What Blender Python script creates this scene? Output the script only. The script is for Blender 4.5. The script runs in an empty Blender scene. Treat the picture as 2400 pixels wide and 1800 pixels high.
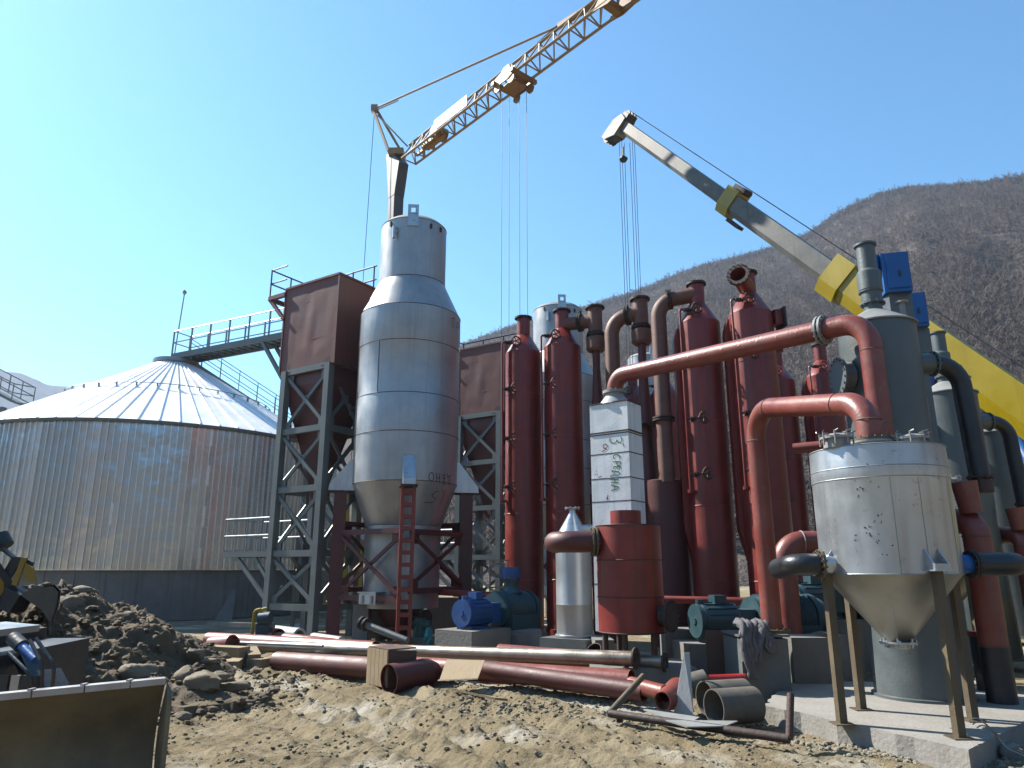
import bpy, math, random
import numpy as np
from mathutils import Vector, Matrix
random.seed(7); RNG = np.random.default_rng(7)
R = math.radians
scene = bpy.context.scene
COL = scene.collection

# ---------------- camera
PITCH = R(14.35); CZ = 1.7; F = 1700.0
cam_d = bpy.data.cameras.new('camera'); cam = bpy.data.objects.new('camera', cam_d); COL.objects.link(cam)
cam.location = (0, 0, CZ); cam.rotation_euler = (R(90) + PITCH, 0, 0)
cam_d.sensor_width = 36; cam_d.lens = F / 2400 * 36; cam_d.clip_start = 0.1; cam_d.clip_end = 12000
scene.camera = cam

# ---------------- light
SUN_AZ = R(-62); SUN_EL = R(43)          # azimuth measured from +Y towards +X
wd = bpy.data.worlds.new('World'); scene.world = wd; wd.use_nodes = True
nt = wd.node_tree; nt.nodes.clear()
sky = nt.nodes.new('ShaderNodeTexSky'); sky.sky_type = 'NISHITA'; sky.sun_disc = False
sky.sun_elevation = SUN_EL; sky.sun_rotation = SUN_AZ
sky.altitude = 500; sky.air_density = 1.0; sky.dust_density = 0.4; sky.ozone_density = 3.0
bg = nt.nodes.new('ShaderNodeBackground'); bg.inputs['Strength'].default_value = 0.085
wo = nt.nodes.new('ShaderNodeOutputWorld')
tint = nt.nodes.new('ShaderNodeVectorMath'); tint.operation = 'MULTIPLY'; tint.inputs[1].default_value = (.66, 1.09, 1.16)
nt.links.new(sky.outputs[0], tint.inputs[0]); nt.links.new(tint.outputs[0], bg.inputs[0]); nt.links.new(bg.outputs[0], wo.inputs[0])
sd = bpy.data.lights.new('sun', 'SUN'); sd.energy = 5.0; sd.angle = R(0.5); sd.color = (1, 0.94, 0.85)
so = bpy.data.objects.new('sun', sd); COL.objects.link(so)
sdir = Vector((math.sin(SUN_AZ) * math.cos(SUN_EL), math.cos(SUN_AZ) * math.cos(SUN_EL), math.sin(SUN_EL)))
so.rotation_euler = sdir.to_track_quat('Z', 'Y').to_euler(); so.location = (-20, 10, 40)
scene.view_settings.view_transform = 'Standard'; scene.view_settings.look = 'None'
scene.view_settings.exposure = 1.38; scene.view_settings.gamma = 1.0
scene.cycles.max_bounces = 6; scene.cycles.volume_bounces = 0; scene.cycles.use_denoising = True

# ---------------- surveying helpers: a bearing (photo pixel) and a forward distance give a point of the site
SP, CP = math.sin(PITCH), math.cos(PITCH)
def P(x, y, Y):
    v = (900 - y) / F; t = Y / (CP - v * SP)
    return Vector(((x - 1200) / F * t, Y, CZ + t * (SP + v * CP)))
def G(x, y, z=0.0):
    v = (900 - y) / F; t = (z - CZ) / (SP + v * CP)
    return Vector(((x - 1200) / F * t, t * (CP - v * SP), z))
def Z(y, Y):
    v = (900 - y) / F
    return CZ + Y * (SP + v * CP) / (CP - v * SP)
def RAY(x, y):
    v = (900 - y) / F
    return Vector(((x - 1200) / F, CP - v * SP, SP + v * CP))
CAM = Vector((0, 0, CZ))
def hit_round(x, y, cx, cy, rf):
    d = RAY(x, y); rr = rf(3.0)
    for _ in range(6):
        a = d.x**2 + d.y**2; b = -2 * (d.x * cx + d.y * cy); c = cx*cx + cy*cy - rr*rr
        D = max(b*b - 4*a*c, 0); t = (-b - math.sqrt(D)) / (2*a); z = CZ + t * d.z; rr = rf(z)
    return CAM + d * t
def hit_plane(x, y, p0, n):
    d = RAY(x, y); t = (p0 - CAM).dot(n) / d.dot(n); return CAM + d * t

# ---------------- object helpers
def thing(name, label, cat, loc=(0, 0, 0), group=None):
    o = bpy.data.objects.new(name, None); COL.objects.link(o); o.location = loc
    o.empty_display_size = 0.3; o['label'] = label; o['category'] = cat
    if group: o['group'] = group
    return o
def tag(o, label, cat, group=None):
    o['label'] = label; o['category'] = cat
    if group: o['group'] = group
    return o
def root_loc(p):
    while p is not None and p.parent is not None: p = p.parent
    return Vector(p.location) if p is not None else Vector((0, 0, 0))
def copy_tree(o, parent=None, delta=None, label=None):
    c = o.copy(); COL.objects.link(c); c.parent = parent
    if delta is not None: c.location = Vector(o.location) + Vector(delta)
    if label: c['label'] = label
    for ch in list(o.children): copy_tree(ch, c)
    return c

def frame(d, up=Vector((0, 0, 1))):
    d = d.normalized()
    if abs(d.dot(up)) > 0.999: up = Vector((0, 1, 0))
    s = d.cross(up).normalized(); u = s.cross(d).normalized()
    return s, u
def round_path(pts, rb, n=7):
    pts = [Vector(p) for p in pts]; out = [pts[0]]
    for i in range(1, len(pts) - 1):
        a, b, c = pts[i-1], pts[i], pts[i+1]
        d1 = (a - b).normalized(); d2 = (c - b).normalized()
        ang = d1.angle(d2); k = min(rb / max(math.tan(ang / 2), 1e-3), (a-b).length*0.98, (c-b).length*0.98)
        p, q = b + d1 * k, b + d2 * k
        r = k * math.tan(ang / 2); bis = (d1 + d2).normalized(); cen = b + bis * (r / math.sin(ang / 2))
        va, vb = p - cen, q - cen; tot = va.angle(vb); ax = va.cross(vb).normalized()
        for j in range(n + 1): out.append(cen + Matrix.Rotation(tot * j / n, 3, ax) @ va)
    out.append(pts[-1]); return out

class MB:
    def __init__(s): s.v = []; s.f = []; s.m = []; s.mi = 0
    def add(s, vs, fs):
        o = len(s.v); s.v.extend([tuple(v) for v in vs]); s.f.extend([tuple(i + o for i in f) for f in fs]); s.m.extend([s.mi] * len(fs)); return s
    def box(s, c, size, rot=0.0, M=None):
        hx, hy, hz = size[0]/2, size[1]/2, size[2]/2
        if M is None: M = Matrix.Rotation(rot, 3, 'Z')
        c = Vector(c); vs = [c + M @ Vector((x*hx, y*hy, z*hz)) for z in (-1, 1) for x, y in ((-1,-1),(1,-1),(1,1),(-1,1))]
        return s.add(vs, [(3,2,1,0),(4,5,6,7),(0,1,5,4),(1,2,6,5),(2,3,7,6),(3,0,4,7)])
    def beam(s, a, b, w, h=None, up=Vector((0,0,1))):
        a, b = Vector(a), Vector(b); h = h or w; sd_, u = frame(b - a, up); vs = []
        for p in (a, b):
            for x, y in ((-1,-1),(1,-1),(1,1),(-1,1)): vs.append(p + sd_*(x*w/2) + u*(y*h/2))
        return s.add(vs, [(0,1,2,3),(7,6,5,4),(0,4,5,1),(1,5,6,2),(2,6,7,3),(3,7,4,0)])
    def tube(s, pts, r, seg=16, caps=True):
        pts = [Vector(p) for p in pts]; n = len(pts); rs = r if isinstance(r, (list, tuple)) else [r]*n
        vs = []; u = None
        for i, p in enumerate(pts):
            d = (pts[min(i+1, n-1)] - pts[max(i-1, 0)]).normalized()
            if u is None: sdv, u = frame(d)
            else:
                u = (u - d * u.dot(d))
                u = u.normalized() if u.length > 1e-6 else frame(d)[1]; sdv = d.cross(u).normalized()
            for k in range(seg):
                a = 2*math.pi*k/seg; vs.append(p + (sdv*math.cos(a) + u*math.sin(a))*rs[i])
        fs = [(i*seg+k, i*seg+(k+1)%seg, (i+1)*seg+(k+1)%seg, (i+1)*seg+k) for i in range(n-1) for k in range(seg)]
        if caps: fs += [tuple(range(seg-1, -1, -1)), tuple((n-1)*seg + k for k in range(seg))]
        return s.add(vs, fs)
    def cyl(s, a, b, r, seg=20, r2=None):
        return s.tube([a, b], [r, r if r2 is None else r2], seg)
    def shell(s, a, b, r, wall=0.012, seg=28, r2=None):      # open-ended pipe with a real wall
        a, b = Vector(a), Vector(b); r2 = r if r2 is None else r2
        return s.ring(a, b, [(0, r), (1, r2), (1, r2-wall), (0, r-wall)], seg)
    def ring(s, a, b, prof, seg=28):                         # closed profile (t along axis, radius) revolved about a-b
        a, b = Vector(a), Vector(b); d = b - a; sx, u = frame(d); n = len(prof); vs = []
        for t, r in prof:
            for k in range(seg):
                an = 2*math.pi*k/seg; vs.append(a + d*t + (sx*math.cos(an) + u*math.sin(an))*r)
        fs = [(i*seg+k, ((i+1)%n)*seg+k, ((i+1)%n)*seg+(k+1)%seg, i*seg+(k+1)%seg) for i in range(n) for k in range(seg)]
        return s.add(vs, fs)
    def lathe(s, c, prof, seg=48, cap=True):                 # prof: (r, z) from low to high about the vertical through c
        c = Vector(c); vs = []; n = len(prof)
        for r, z in prof:
            for k in range(seg):
                a = 2*math.pi*k/seg; vs.append((c.x + r*math.cos(a), c.y + r*math.sin(a), c.z + z))
        fs = [(i*seg+k, i*seg+(k+1)%seg, (i+1)*seg+(k+1)%seg, (i+1)*seg+k) for i in range(n-1) for k in range(seg)]
        if cap: fs += [tuple(range(seg-1, -1, -1)), tuple((n-1)*seg + k for k in range(seg))]
        return s.add(vs, fs)
    def flange(s, c, d, r, th=0.03, bolts=12, seg=28):
        c = Vector(c); d = Vector(d).normalized()
        s.cyl(c - d*th/2, c + d*th/2, r, seg); sx, u = frame(d)
        for k in range(bolts):
            a = 2*math.pi*(k+.5)/bolts; p = c + (sx*math.cos(a) + u*math.sin(a))*(r*0.88)
            s.cyl(p - d*(th*0.5+.018), p + d*(th*0.5+.018), 0.011 + r*0.015, 6)
        return s
    def prism(s, poly, ext):                                 # planar polygon pushed along ext
        poly = [Vector(p) for p in poly]; ext = Vector(ext); n = len(poly)
        return s.add(poly + [p + ext for p in poly], [tuple(range(n-1,-1,-1)), tuple(range(n, 2*n))] + [(i, (i+1)%n, n+(i+1)%n, n+i) for i in range(n)])
    def torus(s, c, d, r, rr, seg=24, sub=6):
        sx, u = frame(Vector(d)); c = Vector(c); d = Vector(d).normalized(); vs = []
        for i in range(seg):
            a = 2*math.pi*i/seg; e = sx*math.cos(a) + u*math.sin(a)
            for j in range(sub):
                b = 2*math.pi*j/sub; vs.append(c + e*(r + rr*math.cos(b)) + d*rr*math.sin(b))
        return s.add(vs, [(i*sub+j, ((i+1)%seg)*sub+j, ((i+1)%seg)*sub+(j+1)%sub, i*sub+(j+1)%sub) for i in range(seg) for j in range(sub)])
    def blob(s, c, r, n=1, amp=0.25, flat=1.0, seed=None):
        rg = random.Random(seed); seg, rows = 6 + 3*n, 4 + 2*n; vs = []; c = Vector(c)
        ph = [rg.uniform(0, 6.3) for _ in range(6)]
        sc = (rg.uniform(.8, 1.25), rg.uniform(.75, 1.2), flat*rg.uniform(.7, 1.05))
        for i in range(rows + 1):
            th = math.pi*i/rows
            for k in range(seg):
                a = 2*math.pi*k/seg
                q = 1 + amp*(math.sin(2*a + ph[0])*math.sin(th*2 + ph[1]) + .6*math.sin(3*a + ph[2] + th*3) + .5*math.sin(5*th + ph[3]+a*4))
                if i in (0, rows): q = 1
                vs.append(c + Vector((math.cos(a)*math.sin(th)*sc[0], math.sin(a)*math.sin(th)*sc[1], math.cos(th)*sc[2]))*r*q)
        return s.add(vs, [(i*seg+k, (i+1)*seg+k, (i+1)*seg+(k+1)%seg, i*seg+(k+1)%seg) for i in range(rows) for k in range(seg)])
    def rock(s, c, r, rg, n=1, flat=.75):
        seg, rows = (7, 4) if n == 0 else (10, 6) if n == 1 else (26, 16); c = Vector(c); vs = []
        sc = (rg.uniform(.7, 1.35), rg.uniform(.7, 1.2), flat*rg.uniform(.7, 1.1)); rz = Matrix.Rotation(rg.uniform(0, 6.28), 3, 'Z')
        cuts = [(Vector((rg.gauss(0,1), rg.gauss(0,1), rg.gauss(0,1))).normalized(), rg.uniform(.55, .9)) for _ in range(9)]
        for i in range(rows + 1):
            th = math.pi*i/rows
            for k in range(seg):
                a = 2*math.pi*k/seg; d = Vector((math.cos(a)*math.sin(th), math.sin(a)*math.sin(th), math.cos(th))); q = 1.0
                for m, h in cuts:
                    e = d.dot(m)
                    if e*q > h: q = h/e
                q *= 1 + (rg.uniform(-.05, .05) if 0 < i < rows else 0)
                vs.append(c + rz @ Vector((d.x*sc[0], d.y*sc[1], d.z*sc[2]))*r*q)
        return s.add(vs, [(i*seg+k, (i+1)*seg+k, (i+1)*seg+(k+1)%seg, i*seg+(k+1)%seg) for i in range(rows) for k in range(seg)])
    def build(s, name, mat, parent=None, smooth=32, label=None):
        me = bpy.data.meshes.new(name); off = root_loc(parent)
        me.from_pydata([(v[0]-off.x, v[1]-off.y, v[2]-off.z) for v in s.v], [], s.f)
        mats = mat if isinstance(mat, (list, tuple)) else [mat]
        for m in mats: me.materials.append(m)
        if len(mats) > 1: me.polygons.foreach_set('material_index', s.m)
        if smooth:
            me.polygons.foreach_set('use_smooth', [True]*len(me.polygons)); me.set_sharp_from_angle(angle=R(smooth))
        me.update()
        o = bpy.data.objects.new(name, me); COL.objects.link(o)
        if parent is not None: o.parent = parent
        if label: o['label'] = label
        return o
def solo(mb, name, mat, label, cat, group=None, smooth=32):   # a thing that is one mesh, with its origin on its own middle
    vs = np.array(mb.v); c = vs.mean(0); c[2] = vs[:, 2].min(); mb.v = [tuple(v) for v in vs - c]
    o = mb.build(name, mat, None, smooth); o.location = c; return tag(o, label, cat, group)

# ---------------- materials
def NN(nt, t, **kw):
    n = nt.nodes.new(t)
    for k, v in kw.items():
        if k in n.inputs: n.inputs[k].default_value = v
        else: setattr(n, k, v)
    return n
def paint(name, c1, c2=None, c3=None, rough=0.55, metal=0.0, scale=2.0, mix=0.5, streak=0.0, spots=0.0, spotcol=(0.12,0.05,0.03),
          bump=0.15, bscale=30.0, dents=0.0, rvar=0.12, spec=0.5, dust=0.0, dustcol=(0.32,0.26,0.18), scalez=1.0, bright=1.0):
    m = bpy.data.materials.new(name); m.use_nodes = True; nt = m.node_tree; b = nt.nodes['Principled BSDF']; L = nt.links.new
    tc = NN(nt, 'ShaderNodeTexCoord'); oi = NN(nt, 'ShaderNodeObjectInfo')
    off = NN(nt, 'ShaderNodeVectorMath', operation='MULTIPLY_ADD'); L(oi.outputs['Random'], off.inputs[0]); off.inputs[1].default_value = (37, 53, 11); L(tc.outputs['Object'], off.inputs[2])
    co = off.outputs[0]
    if scalez != 1.0:
        mp = NN(nt, 'ShaderNodeMapping'); mp.inputs['Scale'].default_value = (1, 1, scalez); L(co, mp.inputs[0]); co = mp.outputs[0]
    n1 = NN(nt, 'ShaderNodeTexNoise', Scale=scale, Detail=6.0, Roughness=0.62); L(co, n1.inputs['Vector'])
    r1 = NN(nt, 'ShaderNodeValToRGB'); L(n1.outputs[0], r1.inputs[0])
    c2 = c2 or tuple(x*0.75 for x in c1); c3 = c3 or tuple(min(x*1.2, 1) for x in c1)
    K = bright*(.45 if metal < .3 else .66); c1, c2, c3, spotcol, dustcol = [tuple(x*K for x in q) for q in (c1, c2, c3, spotcol, dustcol)]
    e = r1.color_ramp.elements; e[0].position = 0.5 - 0.28; e[0].color = (*c2, 1); e[1].position = 0.5 + 0.28; e[1].color = (*c3, 1)
    k = r1.color_ramp.elements.new(0.5); k.color = (*c1, 1)
    col = r1.outputs[0]
    def blend(fac, colr, a, b_=None):
        nonlocal col
        mx = NN(nt, 'ShaderNodeMix', data_type='RGBA'); L(fac, mx.inputs[0]); L(col, mx.inputs[6]); mx.inputs[7].default_value = (*colr, 1); col = mx.outputs[2]
    def ramp(src, lo, hi, amt):
        mr = NN(nt, 'ShaderNodeMapRange'); L(src, mr.inputs[0]); mr.inputs[1].default_value = lo; mr.inputs[2].default_value = hi; mr.inputs[3].default_value = 0; mr.inputs[4].default_value = amt; return mr.outputs[0]
    if streak > 0:
        mp = NN(nt, 'ShaderNodeMapping'); mp.inputs['Scale'].default_value = (9, 9, 0.55); L(co, mp.inputs[0])
        n2 = NN(nt, 'ShaderNodeTexNoise', Scale=1.0, Detail=5.0); L(mp.outputs[0], n2.inputs['Vector']); blend(ramp(n2.outputs[0], .5, .78, streak), spotcol, 0)
    if spots > 0:
        n3 = NN(nt, 'ShaderNodeTexNoise', Scale=scale*4.5, Detail=8.0, Roughness=0.75); L(co, n3.inputs['Vector']); blend(ramp(n3.outputs[0], .60, .68, spots), spotcol, 0)
    if dust > 0:
        n4 = NN(nt, 'ShaderNodeTexNoise', Scale=scale*1.7, Detail=7.0, Roughness=0.7); L(co, n4.inputs['Vector']); blend(ramp(n4.outputs[0], .42, .7, dust), dustcol, 0)
    L(col, b.inputs['Base Color'])
    b.inputs['Metallic'].default_value = metal
    mr = NN(nt, 'ShaderNodeMapRange'); L(n1.outputs[0], mr.inputs[0]); mr.inputs[1].default_value = .3; mr.inputs[2].default_value = .7
    mr.inputs[3].default_value = max(rough - rvar, .03); mr.inputs[4].default_value = min(rough + rvar, 1); L(mr.outputs[0], b.inputs['Roughness'])
    b.inputs['Specular IOR Level'].default_value = spec
    last = None
    if dents > 0:
        nd = NN(nt, 'ShaderNodeTexNoise', Scale=1.3, Detail=2.0); L(co, nd.inputs['Vector'])
        bp0 = NN(nt, 'ShaderNodeBump', Strength=1.0, Distance=dents); L(nd.outputs[0], bp0.inputs['Height']); last = bp0.outputs[0]
    if bump > 0:
        nb = NN(nt, 'ShaderNodeTexNoise', Scale=bscale, Detail=5.0); L(co, nb.inputs['Vector'])
        bp = NN(nt, 'ShaderNodeBump', Strength=bump, Distance=0.02); L(nb.outputs[0], bp.inputs['Height'])
        if last: L(last, bp.inputs['Normal'])
        last = bp.outputs[0]
    if last: L(last, b.inputs['Normal'])
    return m

M_red = paint('red_oxide_primer', (.34,.031,.020), (.235,.022,.016), (.44,.054,.036), rough=.42, streak=.7, spots=.5, spotcol=(.06,.018,.014), dust=.14, dustcol=(.30,.11,.08), bump=.12)
M_redbright = paint('bright_red_primer', (.34,.035,.018), (.24,.028,.018), (.40,.055,.035), rough=.5, spots=.3, streak=.3)
M_reddark = paint('dark_red_primer', (.15,.028,.024), (.09,.02,.018), (.2,.045,.035), rough=.55, streak=.4, spots=.4, spotcol=(.05,.02,.02))
M_pipe = paint('pink_red_primer', (.35,.068,.046), (.27,.048,.034), (.43,.11,.078), rough=.42, spots=.35, spotcol=(.5,.42,.35), dust=.4, dustcol=(.36,.20,.15))
M_rust = paint('rusty_brown_steel', (.12,.06,.04), (.07,.035,.027), (.19,.10,.06), rough=.75, spots=.6, spotcol=(.05,.03,.025), scale=5, bump=.3)
M_dustred = paint('dusty_red_brown_pipe', (.23,.085,.058), (.15,.055,.04), (.31,.15,.10), rough=.6, spots=.45, spotcol=(.07,.035,.03), dust=.45, dustcol=(.30,.19,.13), scale=2.5, bump=.2, streak=.4)
M_flange = paint('dark_rusted_flange', (.055,.03,.025), (.03,.02,.018), (.10,.055,.035), rough=.7, scale=8, bump=.3)
M_bolt = paint('dull_bolt_steel', (.35,.33,.3), (.2,.18,.16), (.5,.47,.42), rough=.4, metal=.7)
M_boxbrown = paint('brown_primed_sheet', (.25,.068,.048), (.19,.050,.037), (.31,.095,.070), rough=.6, streak=.35, spotcol=(.08,.035,.03), dents=.01, scale=1.2, dust=.2, dustcol=(.22,.12,.10))
M_steel = paint('stained_stainless', bright=1.14, c1=(.42,.435,.44), c2=(.33,.345,.355), c3=(.52,.535,.54), rough=.42, metal=.62, scale=1.3, streak=.35, spotcol=(.26,.22,.18), spots=.2, dents=.006, bump=.04, rvar=.1)
M_hopper = paint('scuffed_steel_sheet', bright=1.15, c1=(.52,.56,.59), c2=(.42,.46,.49), c3=(.64,.68,.70), rough=.34, metal=.72, scale=1.6, streak=.25, spots=.55, spotcol=(.16,.09,.06), dents=.01, bump=.05)
M_cone = paint('brushed_steel_cone', (.46,.45,.40), (.37,.36,.31), (.54,.53,.47), rough=.38, metal=.75, scale=1.5, streak=.2, spotcol=(.3,.25,.18), dents=.01, bump=.04)
M_roof = paint('galvanised_roof', (.95,.97,.98), (.86,.88,.90), (1,1,1), rough=.4, bright=2.0, metal=.12, scale=1.0, dents=.03, bump=.03)
M_grey = paint('grey_tank_paint', (.15,.185,.19), (.12,.15,.155), (.19,.225,.23), rough=.42, streak=.25, spots=.2, spotcol=(.16,.10,.06))
M_lid = paint('pale_grey_lid', (.42,.43,.42), (.3,.31,.3), (.5,.5,.48), rough=.6, spots=.5, spotcol=(.2,.17,.13))
M_tower = paint('grey_green_steelwork', (.20,.245,.245), (.16,.20,.20), (.25,.30,.30), rough=.5, streak=.2, spotcol=(.12,.10,.08), dust=.2)
M_galv = paint('galvanised_steelwork', (.36,.40,.42), (.28,.32,.34), (.46,.5,.52), rough=.42, metal=.5)
M_darkrail = paint('dark_brown_railing', (.055,.035,.04), rough=.6)
M_yellow = paint('crane_yellow', (.60,.45,.004), (.50,.36,.004), (.66,.50,.008), rough=.4, streak=.25, spotcol=(.25,.20,.03), spots=.15, scale=1)
M_yellowdark = paint('worn_yellow', (.5,.32,.03), (.35,.2,.03), (.58,.40,.05), rough=.5, spots=.5, spotcol=(.1,.06,.03))
M_jib = paint('ochre_jib_paint', (.55,.36,.16), (.45,.27,.11), (.62,.44,.24), rough=.5, spots=.3, spotcol=(.25,.12,.05))
M_orange = paint('orange_trolley_paint', (.42,.20,.012), (.30,.12,.01), (.48,.25,.03), rough=.5, spots=.3)
M_boomgrey = paint('scuffed_boom_grey', (.14,.145,.13), (.028,.036,.036), (.25,.255,.225), rough=.5, scale=.75, streak=.75, spots=.75, spotcol=(.045,.055,.05), dust=.3, dustcol=(.5,.47,.38))
M_trackclod = paint('track_clod', (.26,.21,.13), (.17,.135,.08), (.36,.30,.19), rough=.95, scale=3, bump=.6, bscale=30)
M_boomhead = paint('cream_boom_head', (.46,.46,.39), (.34,.34,.28), (.54,.53,.46), rough=.55, spots=.4, spotcol=(.25,.23,.18))
M_mast = paint('grey_mast', (.13,.135,.13), (.09,.095,.095), (.18,.185,.18), rough=.5, streak=.3)
M_blue = paint('blue_paint', (.01,.16,.55), (.008,.12,.45), (.03,.24,.65), rough=.4, scale=1)
M_motor = paint('motor_blue', (.006,.10,.36), (.005,.07,.27), (.015,.14,.45), rough=.4, dust=.2, dustcol=(.15,.16,.2))
M_teal = paint('blower_teal', (.03,.105,.135), (.02,.075,.10), (.05,.14,.17), rough=.45, dust=.25, dustcol=(.12,.14,.14))
M_black = paint('black_hose', (.022,.026,.035), (.014,.016,.022), (.04,.045,.055), rough=.4, dust=.3, dustcol=(.10,.09,.07))
M_rope = paint('steel_rope', (.05,.05,.055), rough=.5)
M_conc = paint('concrete', (.30,.29,.265), (.22,.215,.20), (.37,.36,.33), rough=.9, scale=1.6, spots=.35, spotcol=(.17,.16,.14), bump=.5, bscale=22, streak=.3)
M_concdark = paint('weathered_concrete', bright=1.9, c1=(.17,.165,.155), c2=(.11,.11,.105), c3=(.22,.215,.20), rough=.9, scale=.9, spots=.4, spotcol=(.09,.085,.08), bump=.5, bscale=12, streak=.5)
M_slab = paint('pale_slab', (.46,.44,.40), (.36,.34,.30), (.54,.52,.48), rough=.92, scale=1.8, spots=.3, spotcol=(.30,.22,.15), bump=.5, bscale=25, dust=.35, dustcol=(.38,.32,.23))
M_blockgrey = paint('painted_grey_block', (.16,.185,.19), (.12,.14,.145), (.2,.225,.23), rough=.6, dust=.3, dustcol=(.3,.28,.24))
M_wood = paint('sawn_timber', (.50,.37,.21), (.40,.28,.15), (.58,.45,.28), rough=.8, scale=3, streak=.3, spotcol=(.30,.20,.11), bump=.3)
M_wooddark = paint('brown_board', (.16,.09,.06), (.11,.06,.04), (.21,.13,.08), rough=.7, scale=3, bump=.2)
M_rustleg = paint('ochre_rusty_tube', (.17,.125,.07), (.10,.08,.055), (.24,.18,.10), rough=.6, scale=3, spots=.4, spotcol=(.07,.05,.035), bump=.2)
M_bare = paint('bare_steel_pipe', (.40,.35,.28), (.27,.21,.15), (.50,.46,.39), rough=.38, metal=.6, scale=3, spots=.4, spotcol=(.2,.11,.06), bump=.1, dust=.3, dustcol=(.35,.27,.18))
M_white = paint('white_sheet', (.62,.65,.66), (.5,.53,.55), (.7,.72,.72), rough=.5, streak=.3, spotcol=(.4,.38,.35))
M_duct = paint('duct_white_sheet', bright=1.5, c1=(.82,.88,.90), c2=(.70,.76,.79), c3=(.92,.95,.96), rough=.55, scale=2.2, streak=.35, spots=.35, spotcol=(.25,.22,.19), dents=.02)
M_ductside = M_duct
M_glass = paint('dark_glass', (.02,.03,.035), rough=.1)
M_ink_g = paint('green_marker', (.02,.20,.03), rough=.6, bump=0); M_ink_r = paint('red_marker', (.28,.03,.03), rough=.6, bump=0); M_ink_k = paint('black_marker', (.02,.02,.03), rough=.6, bump=0)
M_oldpipe = paint('old_grey_pipe', (.17,.155,.13), (.10,.09,.075), (.25,.23,.19), rough=.7, scale=3, spots=.5, spotcol=(.07,.05,.04), dust=.4, dustcol=(.28,.24,.17))
M_cloth = paint('grey_jacket_cloth', (.20,.19,.205), (.13,.125,.135), (.28,.27,.285), rough=.9, scale=6, bump=.4, bscale=60)
M_foil = paint('grey_foil', (.5,.52,.55), (.2,.2,.22), (.7,.7,.72), rough=.3, metal=.6, scale=8)
M_redcap = paint('red_plastic', (.6,.02,.02), rough=.4)
M_blade = paint('muddy_blade_steel', bright=2.9, c1=(.105,.082,.048), c2=(.045,.038,.028), c3=(.16,.125,.07), rough=.8, scale=2.2, spots=.5, spotcol=(.035,.03,.022), dust=.5, dustcol=(.15,.115,.06), bump=.5, bscale=15)
M_bladeedge = paint('scraped_edge_steel', (.50,.47,.45), (.38,.34,.32), (.6,.58,.56), rough=.4, metal=.4, scale=6, spots=.4)
M_machine = paint('dark_blue_machine', (.018,.032,.045), (.01,.018,.026), (.035,.055,.07), rough=.5, dust=.3, dustcol=(.10,.09,.07))
M_bucket = paint('muddy_bucket', (.17,.155,.12), (.09,.08,.06), (.23,.21,.17), rough=.8, spots=.5, spotcol=(.06,.05,.035), scale=4, bump=.4)
M_stone = paint('river_stone', (.32,.26,.17), (.22,.175,.11), (.44,.38,.28), rough=.9, scale=5, spots=.5, spotcol=(.13,.10,.06), bump=1.0, bscale=9, dust=.4, dustcol=(.20,.15,.085))
M_soil = paint('damp_soil', (.15,.105,.055), (.075,.052,.03), (.25,.185,.10), rough=.95, scale=2.5, spots=.5, spotcol=(.07,.048,.028), bump=1.0, bscale=11, dust=.5, dustcol=(.24,.18,.10))
M_crumb = paint('dry_earth_crumb', (.36,.30,.19), (.25,.205,.13), (.50,.43,.30), rough=.95, scale=3, bump=.6, bscale=30)
# ---------------- ground, hills
def vnoise(x, y, seed=0):
    xi = np.floor(x).astype(np.int64); yi = np.floor(y).astype(np.int64); xf = x - xi; yf = y - yi
    u = xf*xf*(3-2*xf); w = yf*yf*(3-2*yf)
    def h(a, b):
        n = (a*374761393 + b*668265263 + seed*1442695041) & 0x7fffffff
        n = ((n ^ (n >> 13))*1274126177) & 0x7fffffff
        return ((n ^ (n >> 16)) & 0xffff)/65535.0
    return (h(xi,yi)*(1-u)+h(xi+1,yi)*u)*(1-w) + (h(xi,yi+1)*(1-u)+h(xi+1,yi+1)*u)*w
def fbm(x, y, o=5, seed=0, g=0.5):
    s = 0; a = 1; t = 0
    for i in range(o):
        s = s + a*vnoise(x*2**i + 13.7*i, y*2**i + 7.3*i, seed+i); t += a; a *= g
    return s/t
def grid_mesh(name, X, Y, Zv, mat, smooth=True):
    r, c = X.shape; vs = np.stack([X, Y, Zv], -1).reshape(-1, 3)
    i = np.arange(r*c).reshape(r, c); q = np.stack([i[:-1,:-1], i[:-1,1:], i[1:,1:], i[1:,:-1]], -1).reshape(-1, 4)
    me = bpy.data.meshes.new(name); me.vertices.add(len(vs)); me.vertices.foreach_set('co', vs.ravel())
    me.loops.add(q.size); me.loops.foreach_set('vertex_index', q.ravel().astype(np.int32))
    me.polygons.add(len(q)); me.polygons.foreach_set('loop_start', np.arange(0, q.size, 4, dtype=np.int32))
    me.polygons.foreach_set('use_smooth', np.full(len(q), smooth)); me.materials.append(mat); me.update(calc_edges=True)
    o = bpy.data.objects.new(name, me); COL.objects.link(o); return o

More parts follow.
